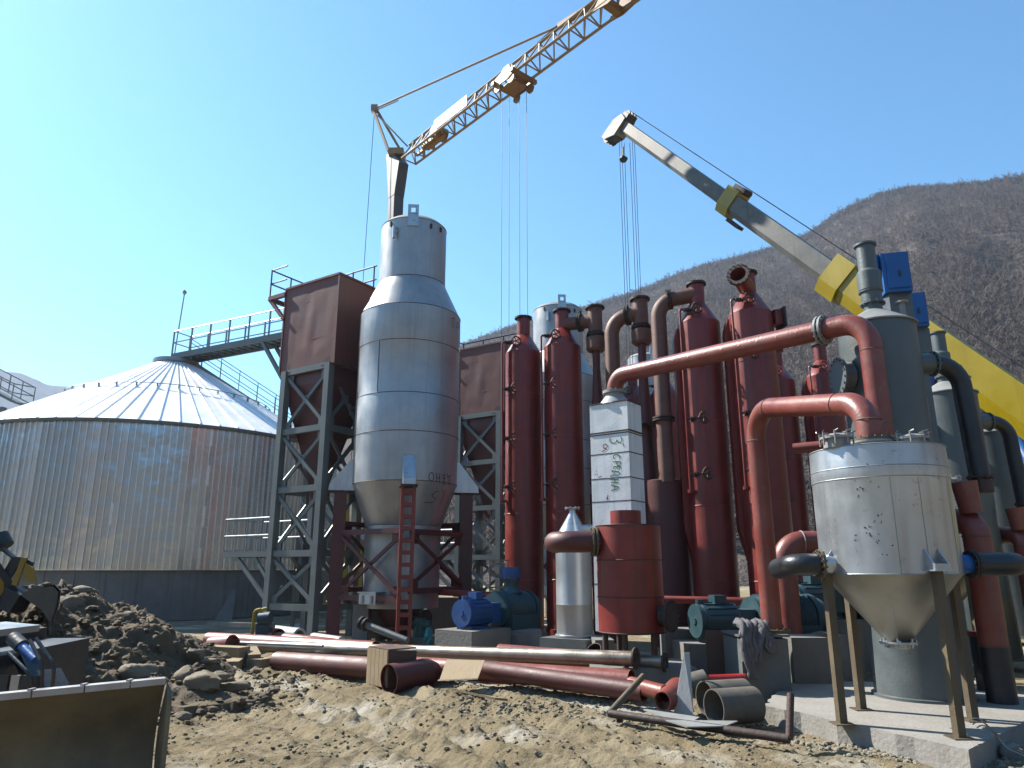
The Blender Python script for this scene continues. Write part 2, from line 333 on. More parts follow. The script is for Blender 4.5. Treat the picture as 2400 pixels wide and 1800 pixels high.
def ground_h(x, y):
    near = np.clip(1 - (y - 15)/10, 0.12, 1) * np.clip((y + 6)/6, 0, 1)
    h = (fbm(x*.35, y*.35, 3, 3) - .5)*.22
    # wheel tracks run from the right foreground to the left middle distance
    dx, dy = -.62, .785; s = x*(-dy) + y*dx; t = x*dx + y*dy
    s = s + (fbm(t*.35, s*.15, 2, 9) - .5)*.5
    patchy = np.clip(fbm(t*.5 + 3, s*.7, 3, 91)*2.6 - .6, .3, 1)
    for i, (si, hh) in enumerate(((-2.6,.05),(-3.25,.06),(-3.8,.07),(-4.42,.10),(-4.98,.12),(-5.45,.07),(-6.1,.09),(-6.75,.06),(-7.4,.05))):
        q = s - si - (fbm(t*1.3, s*0 + i*7, 3, 50+i) - .5)*.28
        chunk = np.clip(fbm(t*5.5, s*5.5 + i, 4, 130+i, .62)*2.2 - .45, 0.05, 1.6)
        h += 1.05*hh*np.exp(-(q/.11)**2)*chunk*patchy - hh*.5*np.exp(-((q-.26)/.15)**2)*patchy
        bars = np.sin(t*19 + q*16)*np.exp(-((q-.27)/.13)**2); h += .014*bars*patchy
    cl = fbm(x*3.1, y*3.1, 5, 5, .58); h += np.clip(cl - .5, 0, 1)**1.2*.13*np.clip(fbm(x*.5+4, y*.5, 2, 31)*2.6 - .75, 0.15, 1)
    h += np.abs(fbm(x*1.6 + t*.8, y*1.6, 4, 71, .6) - .5)*-.035
    h += (fbm(x*9, y*9, 4, 8, .66) - .5)*.05
    h += (fbm(x*27, y*27, 2, 18, .6) - .5)*.02
    h += .06*np.clip(fbm(x*5.2 + 9, y*5.2, 4, 88, .66) - .52, 0, 1)**.8*np.clip(fbm(x*.8 + t*.3, y*.8, 2, 95)*3 - 1.2, 0, 1)
    # level work area under the plant
    w = np.clip((x*.35 + y - 11.0)/1.5, 0, 1)*np.clip((x + 3)/2, 0, 1)
    w = np.maximum(w, np.clip((y - 15)/3, 0, 1))
    return h*near*(1 - .85*w) - .03
def axis(breaks):
    out = [breaks[0][0]]
    for (a, _), (b, st) in zip(breaks[:-1], breaks[1:]):
        n = max(int(round((b - a)/st)), 1); out += list(a + (b - a)*(np.arange(1, n+1)/n))
    return np.array(out)
gx = axis([(-3000, 0), (-600, 800), (-60, 60), (-14, 1.2), (-6, .08), (8, .032), (16, .12), (60, 1.4), (600, 60), (3000, 800)])
gy = axis([(-3000, 0), (-600, 800), (-40, 60), (2, 3), (6, .12), (12, .032), (18, .06), (30, .3), (90, 2.5), (600, 50), (3000, 800)])
X, Y = np.meshgrid(gx, gy)
H = ground_h(X, Y)

def ground_material():
    m = bpy.data.materials.new('dry_building_site_earth'); m.use_nodes = True; nt = m.node_tree; b = nt.nodes['Principled BSDF']; L = nt.links.new
    tc = NN(nt, 'ShaderNodeTexCoord'); co = tc.outputs['Object']
    def noise(s, d=6., r=.6): n = NN(nt, 'ShaderNodeTexNoise', Scale=s, Detail=d, Roughness=r); L(co, n.inputs['Vector']); return n.outputs[0]
    def mix(f, a, bb):
        x = NN(nt, 'ShaderNodeMix', data_type='RGBA'); L(f, x.inputs[0])
        for s, i in ((a, 6), (bb, 7)):
            if isinstance(s, tuple): x.inputs[i].default_value = (*s, 1)
            else: L(s, x.inputs[i])
        return x.outputs[2]
    def rng(s, a, c, lo=0., hi=1.): r = NN(nt, 'ShaderNodeMapRange'); L(s, r.inputs[0]); r.inputs[1].default_value = a; r.inputs[2].default_value = c; r.inputs[3].default_value = lo; r.inputs[4].default_value = hi; return r.outputs[0]
    base = mix(rng(noise(1.1), .35, .65), (.17, .134, .078), (.25, .207, .132))
    base = mix(rng(noise(.55, 4), .52, .62), base, (.34, .315, .26))            # dry pale crust
    base = mix(rng(noise(6, 8, .78), .52, .64, 0, .85), base, (.095, .078, .05)) # darker damp crumbs
    base = mix(rng(noise(45, 4, .7), .58, .7, 0, .6), base, (.32, .285, .225))     # grit
    L(base, b.inputs['Base Color']); b.inputs['Roughness'].default_value = .95; b.inputs['Specular IOR Level'].default_value = .15
    b1 = NN(nt, 'ShaderNodeBump', Strength=1., Distance=.055); L(noise(16, 8, .7), b1.inputs['Height'])
    b2 = NN(nt, 'ShaderNodeBump', Strength=.6, Distance=.008); L(noise(80, 3, .7), b2.inputs['Height']); L(b1.outputs[0], b2.inputs['Normal']); L(b2.outputs[0], b.inputs['Normal'])
    return m
M_ground = ground_material()
g = grid_mesh('ground', X, Y, H, M_ground); g['kind'] = 'structure'
def lookup(ax_, ay_, T, x, y):
    i = min(max(int(np.searchsorted(ax_, x)) - 1, 0), len(ax_) - 2); j = min(max(int(np.searchsorted(ay_, y)) - 1, 0), len(ay_) - 2)
    u = (x - ax_[i])/(ax_[i+1] - ax_[i]); w = (y - ay_[j])/(ay_[j+1] - ay_[j])
    return float((T[j,i]*(1-u) + T[j,i+1]*u)*(1-w) + (T[j+1,i]*(1-u) + T[j+1,i+1]*u)*w)
def gz(x, y): return lookup(gx, gy, H, float(x), float(y))

# hills: skyline bearings read off the photograph give the ridge's angular height per azimuth
def sky_pt(x, y):
    d = RAY(x, y); return math.atan2(d.x, d.y), d.z/math.hypot(d.x, d.y)
skyl = [sky_pt(*p) for p in [(880,905),(1000,858),(1100,812),(1190,778),(1240,765),(1430,712),(1500,690),(1570,660),(1650,632),(1780,600),(1850,578),(1900,556),(1960,512),(2000,492),(2060,465),(2120,450),(2200,446),(2300,440),(2400,424)]]
az_s = np.array([a for a, _ in skyl]); te_s = np.array([t for _, t in skyl])
az_s = np.append(az_s, [1.05, 1.4, 2.0, 2.6]); te_s = np.append(te_s, [.62, .42, .3, .25])
az_s = np.insert(az_s, 0, [-.55, -.3]); te_s = np.insert(te_s, 0, [.02, .1])
fl_up = .014
def hillmat(name, ca, cb, cc):
    m = bpy.data.materials.new(name); m.use_nodes = True; nt = m.node_tree; b = nt.nodes['Principled BSDF']; L = nt.links.new
    tc = NN(nt, 'ShaderNodeTexCoord')
    n = NN(nt, 'ShaderNodeTexNoise', Scale=.022, Detail=8., Roughness=.65); L(tc.outputs['Object'], n.inputs['Vector'])
    n2 = NN(nt, 'ShaderNodeTexNoise', Scale=.35, Detail=6., Roughness=.7); L(tc.outputs['Object'], n2.inputs['Vector'])
    a = NN(nt, 'ShaderNodeMath', operation='MULTIPLY_ADD'); L(n2.outputs[0], a.inputs[0]); a.inputs[1].default_value = .55; 
    s = NN(nt, 'ShaderNodeMath', operation='MULTIPLY'); L(n.outputs[0], s.inputs[0]); s.inputs[1].default_value = .45; L(s.outputs[0], a.inputs[2])
    r = NN(nt, 'ShaderNodeValToRGB'); L(a.outputs[0], r.inputs[0]); e = r.color_ramp.elements
    e[0].position = .38; e[0].color = (*ca, 1); e[1].position = .64; e[1].color = (*cc, 1); k = e.new(.5); k.color = (*cb, 1)
    L(r.outputs[0], b.inputs['Base Color']); b.inputs['Roughness'].default_value = 1; b.inputs['Specular IOR Level'].default_value = 0
    bp = NN(nt, 'ShaderNodeBump', Strength=1., Distance=2.5); L(n2.outputs[0], bp.inputs['Height']); L(bp.outputs[0], b.inputs['Normal'])
    return m
M_hill = hillmat('leaf_litter_hillside', (.062,.054,.050), (.098,.084,.077), (.132,.115,.105))
R0, R1 = 75., 430.
def hill_z(a, r):
    te = np.interp(a, az_s, te_s); f = np.clip((r - R0)/(R1 - R0), 0, 1.0)
    lump = (fbm(a*14, r*.012, 4, 44) - .5)
    z = te*R1*(f**1.12)*(1 + .16*lump*np.sin(np.pi*f))
    back = np.clip((r - R1)/500, 0, 1)
    return z*(1 - .75*back) - 3*np.clip(1 - f*8, 0, 1) + CZ*f
aa = np.linspace(-.55, 2.6, 520); rr_ = np.concatenate([np.linspace(R0, R1, 150), np.linspace(R1+6, 930, 26)])
A, RR = np.meshgrid(aa, rr_); HZ = hill_z(A, RR)
edge = np.clip((A + .55)/.2, 0, 1); HZ = HZ*edge - 4*(1 - edge)
o = grid_mesh('wooded_hill', RR*np.sin(A), RR*np.cos(A), HZ, M_hill); o['kind'] = 'structure'
def far_hill(name, table, r0, r1, a0, a1):
    ta = np.array([p[0] for p in table]); tt = np.array([p[1] for p in table])
    A, RR = np.meshgrid(np.linspace(a0, a1, 240), np.concatenate([np.linspace(r0, r1, 50), np.linspace(r1+40, r1+900, 10)]))
    f = np.clip((RR - r0)/(r1 - r0), 0, 1); z = np.interp(A, ta, tt)*r1*f**1.1*(1 + .05*(fbm(A*40, RR*.003, 4, 4)-.5)*2) - 6*(1-f)
    z = z*(1 - .7*np.clip((RR - r1)/900, 0, 1))
    o = grid_mesh(name, RR*np.sin(A), RR*np.cos(A), z, M_hill); o['kind'] = 'structure'; return A, RR, z
fl = [sky_pt(*p) for p in [(-260,850),(-60,872),(0,892),(70,908),(135,925),(300,965),(520,1010),(900,1090)]]
far_hill('distant_hill', [(-1.5,.18),(-1.1,.23)] + [(a, t + fl_up) for a, t in fl], 700, 1500, -1.5, -.12)
far_hill('hill_behind', [(2.3,.16),(2.9,.23),(3.6,.28),(4.4,.2),(5.0,.12)], 160, 700, 2.3, 5.0)

# bare winter wood on the near hill: every tree a fan of thin upswept twigs
def wood(n, name):
    a = RNG.uniform(-.2, .75, n*3); r = R0 + (R1 - R0)*RNG.uniform(0.02, 1, n*3)**.8
    keep = np.ones(len(a), bool); a = a[keep][:n]; r = r[keep][:n]
    m = n//5; r[:m] = R1*RNG.uniform(.985, 1.01, m)                        # denser on the skyline
    z = hill_z(a, r); x = r*np.sin(a); y = r*np.cos(a)
    hgt = RNG.uniform(2.2, 5.2, n)*np.where(RNG.random(n) < .06, 1.5, 1); wid = hgt*RNG.uniform(.28, .42, n)
    T = 17; N = n*T
    ti = np.repeat(np.arange(n), T); ph = RNG.uniform(0, 2*np.pi, N); up = RNG.uniform(0.15, .75, N); spread = RNG.uniform(.25, 1, N)
    base = np.stack([x[ti], y[ti], z[ti] + hgt[ti]*up], -1)
    tip = base + np.stack([np.cos(ph)*wid[ti]*spread, np.sin(ph)*wid[ti]*spread, hgt[ti]*RNG.uniform(.02, .34, N)], -1)
    sx = np.stack([-np.sin(ph), np.cos(ph), RNG.uniform(-.5, .5, N)], -1)*(.055 + .03*hgt[ti][:, None]*.3)
    mid = base*.4 + tip*.6
    vs = np.stack([base, mid + sx*1.2, tip, mid - sx*1.2], 1).reshape(-1, 3)
    q = np.arange(N*4).reshape(-1, 4)
    me = bpy.data.meshes.new(name); me.vertices.add(len(vs)); me.vertices.foreach_set('co', vs.ravel()); me.loops.add(q.size)
    me.loops.foreach_set('vertex_index', q.ravel().astype(np.int32)); me.polygons.add(len(q)); me.polygons.foreach_set('loop_start', np.arange(0, q.size, 4, dtype=np.int32))
    mt = hillmat('bare_twigs', (.070,.061,.057), (.107,.092,.086), (.142,.124,.116)); n_ = mt.node_tree; tr = n_.nodes.new('ShaderNodeBsdfTranslucent'); mx = n_.nodes.new('ShaderNodeMixShader'); mx.inputs[0].default_value = .5
    n_.links.new(n_.nodes['Color Ramp'].outputs[0], tr.inputs[0]); n_.links.new(n_.nodes['Principled BSDF'].outputs[0], mx.inputs[1]); n_.links.new(tr.outputs[0], mx.inputs[2]); n_.links.new(mx.outputs[0], n_.nodes['Material Output'].inputs[0])
    me.materials.append(mt); me.update(calc_edges=True)
    o = bpy.data.objects.new(name, me); COL.objects.link(o); tag(o, 'bare grey brown winter wood covering the hillside', 'wood'); o['kind'] = 'stuff'
wood(36000, 'bare_wood')

# air
def haze():
    mb = MB(); mb.box((0, 0, 146), (6100, 6100, 308))
    m = bpy.data.materials.new('valley_haze'); m.use_nodes = True; nt = m.node_tree; nt.nodes.clear()
    v = NN(nt, 'ShaderNodeVolumePrincipled'); v.inputs['Color'].default_value = (.62, .78, 1, 1); v.inputs['Density'].default_value = HAZE; v.inputs['Anisotropy'].default_value = .3
    out = NN(nt, 'ShaderNodeOutputMaterial'); nt.links.new(v.outputs[0], out.inputs['Volume'])
    o = mb.build('haze', m, None, 0); o['kind'] = 'stuff'; tag(o, 'thin blue haze filling the valley', 'haze')
HAZE = 0.00025
haze()
# ================= large structure
AX = Vector((-.837, .547, 0))        # plant axis: along a bay front, towards the left and away
BX = Vector((.547, .837, 0))         # plant axis: into the depth
ROT = math.atan2(AX.y, AX.x)
ROW = Vector((4.65, 6.4, 0))         # step from one bay to the next
UPZ = Vector((0, 0, 1))
def V(*a): return Vector(a)

# ---- silos
def silo_wall_mat():
    m = bpy.data.materials.new('galvanised_seamed_wall'); m.use_nodes = True; nt = m.node_tree; b = nt.nodes['Principled BSDF']; L = nt.links.new
    at = NN(nt, 'ShaderNodeAttribute', attribute_name='sheet'); r = NN(nt, 'ShaderNodeValToRGB'); L(at.outputs['Fac'], r.inputs[0])
    e = r.color_ramp.elements; e[0].position = 0; e[0].color = (.42, .47, .48, 1); e[1].position = 1; e[1].color = (.80, .86, .88, 1)
    k = e.new(.35); k.color = (.42, .48, .50, 1); k = e.new(.62); k.color = (.50, .50, .48, 1)
    tc = NN(nt, 'ShaderNodeTexCoord'); n = NN(nt, 'ShaderNodeTexNoise', Scale=1.2, Detail=5.); L(tc.outputs['Object'], n.inputs['Vector'])
    mx = NN(nt, 'ShaderNodeMix', data_type='RGBA', blend_type='MULTIPLY'); mx.inputs[0].default_value = .5; L(r.outputs[0], mx.inputs[6]); L(n.outputs[1], mx.inputs[7])
    L(r.outputs[0], b.inputs['Base Color']); b.inputs['Metallic'].default_value = .85; b.inputs['Roughness'].default_value = .24
    n2 = NN(nt, 'ShaderNodeTexNoise', Scale=1.6, Detail=2.); L(tc.outputs['Object'], n2.inputs['Vector'])
    bp = NN(nt, 'ShaderNodeBump', Strength=1., Distance=.03); L(n2.outputs[0], bp.inputs['Height']); L(bp.outputs[0], b.inputs['Normal'])
    return m
M_silowall = silo_wall_mat()
def make_silo(loc, label):
    t = thing('grain_silo', label, 'silo', loc, group='round metal silos')
    o = Vector(loc); RS = 7.5; H0, H1, HA = 1.7, 6.85, 10.9; NR = 210
    mb = MB(); mb.lathe(o, [(RS-.12, 0), (RS-.12, H0-.02)], 96)
    for k in range(48):
        a = 2*math.pi*k/48; mb.box(o + V(math.cos(a)*(RS-.118), math.sin(a)*(RS-.118), .85), (.05, .03, 1.5), a)
    mb.build('foundation_wall', M_concdark, t)
    # wall: flat sheets with raised seams, each sheet tilted a hair so that reflections break up
    vs, fs, tone = [], [], []
    rows = 7; rg = random.Random(5)
    for k in range(NR):
        a0, a1 = 2*math.pi*k/NR, 2*math.pi*(k+1)/NR; ds = .10*(a1-a0); b0, b1 = rg.gauss(0, .006), rg.gauss(0, .006); tk = rg.random()*.3 + .6*vn1(k*.23 + 3)
        for j in range(rows):
            z0 = H0 + (H1-H0)*j/rows; z1 = H0 + (H1-H0)*(j+1)/rows - .004
            w0, w1 = b0 + rg.gauss(0, .0008), b1 + rg.gauss(0, .0008); b_ = len(vs)
            for a, w in ((a0, w0), (a1-ds, w1)):
                for z in (z0, z1): vs.append((o.x + (RS+w+.004*(j%2))*math.cos(a), o.y + (RS+w+.004*(j%2))*math.sin(a), o.z + z))
            fs.append((b_, b_+2, b_+3, b_+1)); tone.append(tk + rg.random()*.05)
    nsheet = len(fs)
    mb = MB(); mb.add(vs, fs); seam = len(mb.f)
    for k in range(NR):
        a = 2*math.pi*(k + .94)/NR; c = o + V(math.cos(a)*(RS+.02), math.sin(a)*(RS+.02), (H0+H1)/2)
        mb.box(c, (.075, .022, H1-H0), a)
    mb.lathe(o, [(RS-.01, H0-.02), (RS-.01, H1)], 120, cap=False)
    for p in range(nsheet, len(mb.f)): tone.append(1.0)
    w = mb.build('wall', M_silowall, t, 0)
    at = w.data.attributes.new('sheet', 'FLOAT', 'FACE'); at.data.foreach_set('value', tone)
    mb = MB(); NRf = 70; pr = .75
    for k in range(NRf):
        a0, a1 = 2*math.pi*k/NRf, 2*math.pi*(k+1)/NRf; w = rg.gauss(0, .004)
        q = [o + V(math.cos(a)*r, math.sin(a)*r, z + w*s) for a, r, z, s in ((a0, RS+.16, H1, 1), (a1, RS+.16, H1, 1), (a1, pr, HA, 0), (a0, pr, HA, 0))]
        mb.add(q, [(0, 1, 2, 3)])
        mb.beam(o + V(math.cos(a0)*(RS+.17), math.sin(a0)*(RS+.17), H1+.03), o + V(math.cos(a0)*pr, math.sin(a0)*pr, HA+.03), .04, .03)
    mb.build('roof', M_roof, t, 0)
    mb = MB(); mb.lathe(o, [(RS+.03, H1-.10), (RS+.17, H1-.10), (RS+.17, H1-.01), (RS+.03, H1-.01)], 120, cap=False); mb.build('eave_flashing', M_tower, t)
    mb = MB(); mb.lathe(o, [(.80, HA-.1), (1.0, HA-.02), (1.0, HA+.14), (.2, HA+.2)], 32); mb.build('roof_cap', M_galv, t)
    mb = MB(); f_ = .47; rr = RS*(1-f_) + pr*f_; zz = H1 + (HA-H1)*f_ + .22
    mb.torus(o + V(0, 0, zz), (0, 0, 1), rr, .018, 96, 5)
    for k in range(0, 70, 2):
        a = 2*math.pi*k/70; mb.box(o + V(math.cos(a)*rr, math.sin(a)*rr, zz-.09), (.08, .05, .2), a)
    mb.build('guy_ring', M_galv, t)
    return t
def vn1(x): return float(vnoise(np.array([x]), np.array([.5]), 77)[0])
SC = V(-15.6, 32.4, 0)
s1 = make_silo(SC, 'large round metal silo with ribbed wall and shiny conical roof on a concrete base')
mb = MB(); mast = [SC + V(-.15, 0, 10.9), SC + V(.0, 0, 14.4)]; mb.tube(mast, .03, 6); mb.blob(SC + V(0, 0, 14.5), .11, 1, .1, 1.3, 3); mb.build('lightning_mast', M_galv, s1)
# roof ladder with hand rails down the right-hand slope
e0 = SC + V(.55, .1, 11.1); e1 = SC + V(6.9, 2.6, 7.1); mb = MB(); sdv = (e1-e0).cross(UPZ).normalized()
for s in (-.35, .35):
    mb.beam(e0 + sdv*s, e1 + sdv*s, .07, .12)
    for h in (.5, 1.0): mb.tube([e0 + sdv*s + UPZ*h, e1 + sdv*s + UPZ*h], .02, 6)
    for k in range(8): p = e0.lerp(e1, .08 + k*.125) + sdv*s; mb.tube([p, p + UPZ*1.0], .02, 6)
for k in range(26): p = e0.lerp(e1, (k+.5)/26); mb.beam(p - sdv*.35, p + sdv*.35, .2, .02)
mb.build('roof_stair', M_galv, s1)
s2 = make_silo((-35.4, 42.0, -.5), 'farther silo cut off by the left edge, a railed platform on its roof')
q = P(2, 942, 38.6); mb = MB(); A_ = P(-90, 880, 38.6); B_ = P(26, 941, 38.6)
for dz in (0, .5, 1.0): mb.tube([A_ + V(0, 0, dz), B_ + V(0, 0, dz)], .03, 6)
for dz in (0, .5, 1.0): mb.tube([A_ + V(.6, .9, dz), B_ + V(.6, .9, dz)], .03, 6); mb.tube([B_ + V(0, 0, dz), B_ + V(.6, .9, dz)], .03, 6)
for k in range(5): p = A_.lerp(B_, k/4); mb.tube([p, p + V(0, 0, 1)], .03, 6); mb.tube([p + V(.6,.9,0), p + V(.6, .9, 1)], .03, 6)
mb.beam(A_ + V(.3, .45, -.08), B_ + V(.3, .45, -.08), 1.0, .12); p = P(6, 955, 39); mb.beam(p, p + V(.1, 0, -2.3), .3)
p = P(-20, 925, 39); mb.beam(p, p + V(0, 0, -2), .3); mb.build('roof_platform', M_tower, s2)

# ---- catwalk from the silo top
def catwalk():
    t = thing('catwalk', 'grey steel catwalk with double handrails leading from the silo top to the brown bin', 'walkway', (-9, 29, 0))
    a = SC + V(.2, -.1, 11.15); b = V(-5.9, 27.6, 11.25); d = (b-a).normalized(); s = d.cross(UPZ)
    mb = MB()
    for q in (-.45, .45): mb.beam(a + s*q, b + s*q, .09, .26)
    n = 26
    for k in range(n+1): p = a.lerp(b, k/n); mb.beam(p - s*.45, p + s*.45, .06, .08)
    mb.build('deck_frame', M_tower, t)
    mb = MB(); mb.beam(a + V(0,0,.15), b + V(0,0,.15), .82, .03); mb.build('deck_grating', M_galv, t)
    for q in (-.45, .45):
        mb = MB()
        for h in (.55, 1.1): mb.tube([a + s*q + UPZ*(h+.12), b + s*q + UPZ*(h+.12)], .026, 6)
        for k in range(10): p = a.lerp(b, k/9) + s*q; mb.beam(p, p + UPZ*1.22, .06, .06)
        if q < 0: pass
        mb.build('handrail', M_galv, t)
    mb = MB()
    for h in (.67, 1.22): mb.tube([a - s*.45 + UPZ*h, a + s*.45 + UPZ*h], .026, 6)
    mb.build('end_rail', M_galv, t)
    mb = MB()
    for q in (-.4, .4):
        p = a.lerp(b, .52) + s*q - UPZ*.1; r = a.lerp(b, .52) + d*3.0 + s*q - UPZ*4.2; mb.beam(p, r, .14)
        mb.beam(V(r.x, r.y, -.1), V(r.x, r.y, 11.1), .22)
        mb.beam(p.lerp(r, .55), V(r.x, r.y, p.lerp(r, .55).z - .3), .06)
    mb.build('strut', M_tower, t)
catwalk()

# ---- filter bins (brown box + hopper) standing in grey lattice towers
PR = V(-5.1, 19.5, 0); PL = PR + AX*1.8; DEP = 1.35
def make_tower():
    t = thing('lattice_tower', 'grey green lattice tower carrying the near brown bin beside the ribbed silo', 'steel tower', tuple(PR), 'lattice towers under the brown bins')
    zs = [.74, 2.12, 3.84, 5.49, 7.25]; c = [PR, PL, PL + BX*DEP, PR + BX*DEP]
    for p in c:
        mb = MB(); mb.beam(p + V(0,0,-.12), p + V(0,0,7.3), .2, .2, up=AX); mb.build('post', M_tower, t)
    for i in range(4):
        a, b = c[i], c[(i+1)%4]; d = (b-a).normalized(); n = d.cross(UPZ)
        for z in zs: mb = MB(); mb.beam(a + V(0,0,z) + d*.1, b + V(0,0,z) - d*.1, .10, .17); mb.build('beam', M_tower, t)
        mb = MB()
        for z0, z1 in zip(zs[:-1], zs[1:]):
            p, q, r, s = a + V(0,0,z0+.15), b + V(0,0,z1-.15), b + V(0,0,z0+.15), a + V(0,0,z1-.15)
            mb.beam(p + d*.1, q - d*.1, .045, .1); mb.beam(r - d*.1 + n*.05, s + d*.1 + n*.05, .045, .1)
            m_ = (p+q)/2; mb.box(m_ + n*.025, (.24, .015, .24), math.atan2(d.y, d.x))
            for g in (p, q, r, s): mb.box(g + (d*.17 if (g-a).length < (g-b).length + .0 and abs((g-a).x*d.x+(g-a).y*d.y) < .5 else d*-.17) + n*.025, (.3, .015, .3), math.atan2(d.y, d.x))
        mb.build('cross_braces', M_tower, t)
    # side platform
    e = PL + AX*2.15
    mb = MB()
    for off in (0, DEP):
        a = PL + BX*off + V(0,0,2.12); b = e + BX*off + V(0,0,2.12); mb.beam(a, b, .1, .16); mb.beam(b - AX*.55, V(a.x, a.y, .85), .08, .12); mb.beam(b - AX*1.35, V(a.x, a.y, 1.35), .06, .1)
    mb.beam(e + V(0,0,2.12), e + BX*DEP + V(0,0,2.12), .1, .16)
    for k in range(9): p = PL + AX*(.2 + k*.24) + V(0,0,2.22); mb.beam(p, p + BX*DEP, .2, .03)
    mb.build('platform', M_tower, t)
    mb = MB()
    for off in (0, DEP):
        for h in (.52, 1.0): mb.tube([PL + BX*off + V(0,0,2.12+h), e + BX*off + V(0,0,2.12+h)], .025, 6)
        for k in range(5): p = PL + AX*(.15 + k*.5) + BX*off + V(0,0,2.15); mb.tube([p, p + V(0,0,.97)], .02, 6)
    for h in (.52, 1.0): mb.tube([e + V(0,0,2.12+h), e + BX*DEP + V(0,0,2.12+h)], .025, 6)
    mb.build('platform_railing', M_galv, t)
    return t
def make_bin():
    CR = V(-4.94, 19.38, 0); W, D = 2.28, 1.55; z0, z1 = 7.28, 9.93
    t = thing('filter_bin', 'near brown sheet metal bin on the lattice tower beside the steel vessel', 'bin', tuple(CR), 'brown box bins with pyramid hoppers')
    c = [CR, CR + AX*W, CR + AX*W + BX*D, CR + BX*D]
    mb = MB()
    # casing: subdivided faces, slightly buckled sheet
    for i in range(4):
        a, b = c[i], c[(i+1)%4]; n = (b-a).cross(UPZ).normalized(); nx, nz = 22, 26; vs = []
        for j in range(nz+1):
            for k in range(nx+1):
                u, v = k/nx, j/nz; e = math.sin(math.pi*u)*math.sin(math.pi*v)
                w = .005*math.sin(v*19 + math.sin(u*5+i)*2)*e*math.exp(-(v*2.2)**2) + .004*math.sin(u*17 + v*6 + i)*e + .002*math.sin(u*33+v*3)*e
                vs.append(a.lerp(b, u) + V(0,0,z0 + (z1-z0)*v) + n*w)
        mb.add(vs, [(j*(nx+1)+k, j*(nx+1)+k+1, (j+1)*(nx+1)+k+1, (j+1)*(nx+1)+k) for j in range(nz) for k in range(nx)])
    mb.prism([p + V(0,0,z1) for p in c], V(0,0,.02))
    mb.build('casing', M_boxbrown, t, 50)
    mb = MB()
    for i in range(4):
        a, b = c[i], c[(i+1)%4]; n = (b-a).cross(UPZ).normalized(); d = (b-a).normalized()
        for z in (8.15, 9.36): mb.beam(a + V(0,0,z) + n*.012, b + V(0,0,z) + n*.012, .022, .05)
        for z in (8.15, 9.36):
            for k in range(14): mb.box(a.lerp(b, (k+.5)/14) + V(0,0,z) + n*.026, (.03, .02, .03), math.atan2(d.y, d.x))
    for p in c: mb.beam(p + V(0,0,z0), p + V(0,0,z1+.03), .05, .05, up=AX)
    for i in range(4): mb.beam(c[i] + V(0,0,z1+.01), c[(i+1)%4] + V(0,0,z1+.01), .06, .06)
    mb.build('seam_angles', M_boxbrown, t)
    ctr = (c[0] + c[2])/2; b_ = [ctr + AX*s + BX*u + V(0,0,4.0) for s, u in ((-.18,-.18),(.18,-.18),(.18,.18),(-.18,.18))]
    inset = [p.lerp(V(ctr.x, ctr.y, p.z), .12) for p in c]
    mb = MB(); mb.add([p + V(0,0,z0-.01) for p in inset] + [p + V(0,0,z0-.45) for p in inset] + b_ + [p - V(0,0,.5) for p in b_],
        [(0,1,2,3)] + [(i, (i+1)%4, 4+(i+1)%4, 4+i) for i in range(4)] + [(4+i, 4+(i+1)%4, 8+(i+1)%4, 8+i) for i in range(4)] + [(8+i, 8+(i+1)%4, 12+(i+1)%4, 12+i) for i in range(4)] + [(15,14,13,12)])
    mb.build('hopper', M_reddark, t, 0)
    for k, (f_, n0) in enumerate(((.13, 0), (.87, 0), (.15, 1), (.85, 1), (.13, 2), (.87, 2), (.15, 3), (.85, 3))):
        a, b = c[n0], c[(n0+1)%4]; n = (b-a).cross(UPZ).normalized(); d = (b-a).normalized(); p = a.lerp(b, f_)
        mb = MB(); mb.prism([p + V(0,0,z0+.24) + d*.1, p + V(0,0,z0+.24) - d*.1, p + V(0,0,z0) - d*.17, p + V(0,0,z0) + d*.17], n*.13); mb.box(p + n*.07 + V(0,0,z0-.03), (.4, .22, .03), math.atan2(d.y, d.x))
        mb.build('support_lug', M_rust, t)
    # railed landing at the far left corner
    L = c[1]; mb = MB(); q0, q1 = L + AX*.75 - BX*.0 + V(0,0,9.78), L + AX*.75 + BX*1.5 + V(0,0,9.78)
    mb.beam(q0, q0 - AX*.75, .12); mb.beam(q1, q1 - AX*.75, .12); mb.beam(q0, q1, .12); mb.beam(q0, q0 - AX*.75 - V(0,0,.8), .1); mb.beam(q1, q1 - AX*.75 - V(0,0,.8), .1)
    mb.beam(q0.lerp(q1,.5), q0.lerp(q1,.5) - AX*.75, .7, .03)
    mb.build('landing', M_boxbrown, t)
    mb = MB(); e = [q0 + V(0,0,0), q1, q1 - AX*.75, c[2] + BX*-.02 + V(0,0,9.78), c[3] + V(0,0,9.9)]
    for h in (.5, .95):
        mb.tube([q0 - AX*.72 + V(0,0,h), q0 + V(0,0,h), q1 + V(0,0,h), q1 - AX*1.0 + V(0,0,h), q1 - AX*3.0 + V(0,0,h)], .024, 6)
    for p in (q0, q0.lerp(q1,.5), q1, q1 - AX*1.0, q1 - AX*2, q1 - AX*2.9): mb.tube([p, p + V(0,0,.97)], .024, 6)
    mb.build('landing_railing', M_darkrail, t)
    return t
tw = make_tower(); copy_tree(tw, None, ROW, 'grey green lattice tower between the steel vessel and the red columns, under the second bin')
bn = make_bin(); copy_tree(bn, None, ROW, 'second brown sheet metal bin, directly right of the big steel vessel')

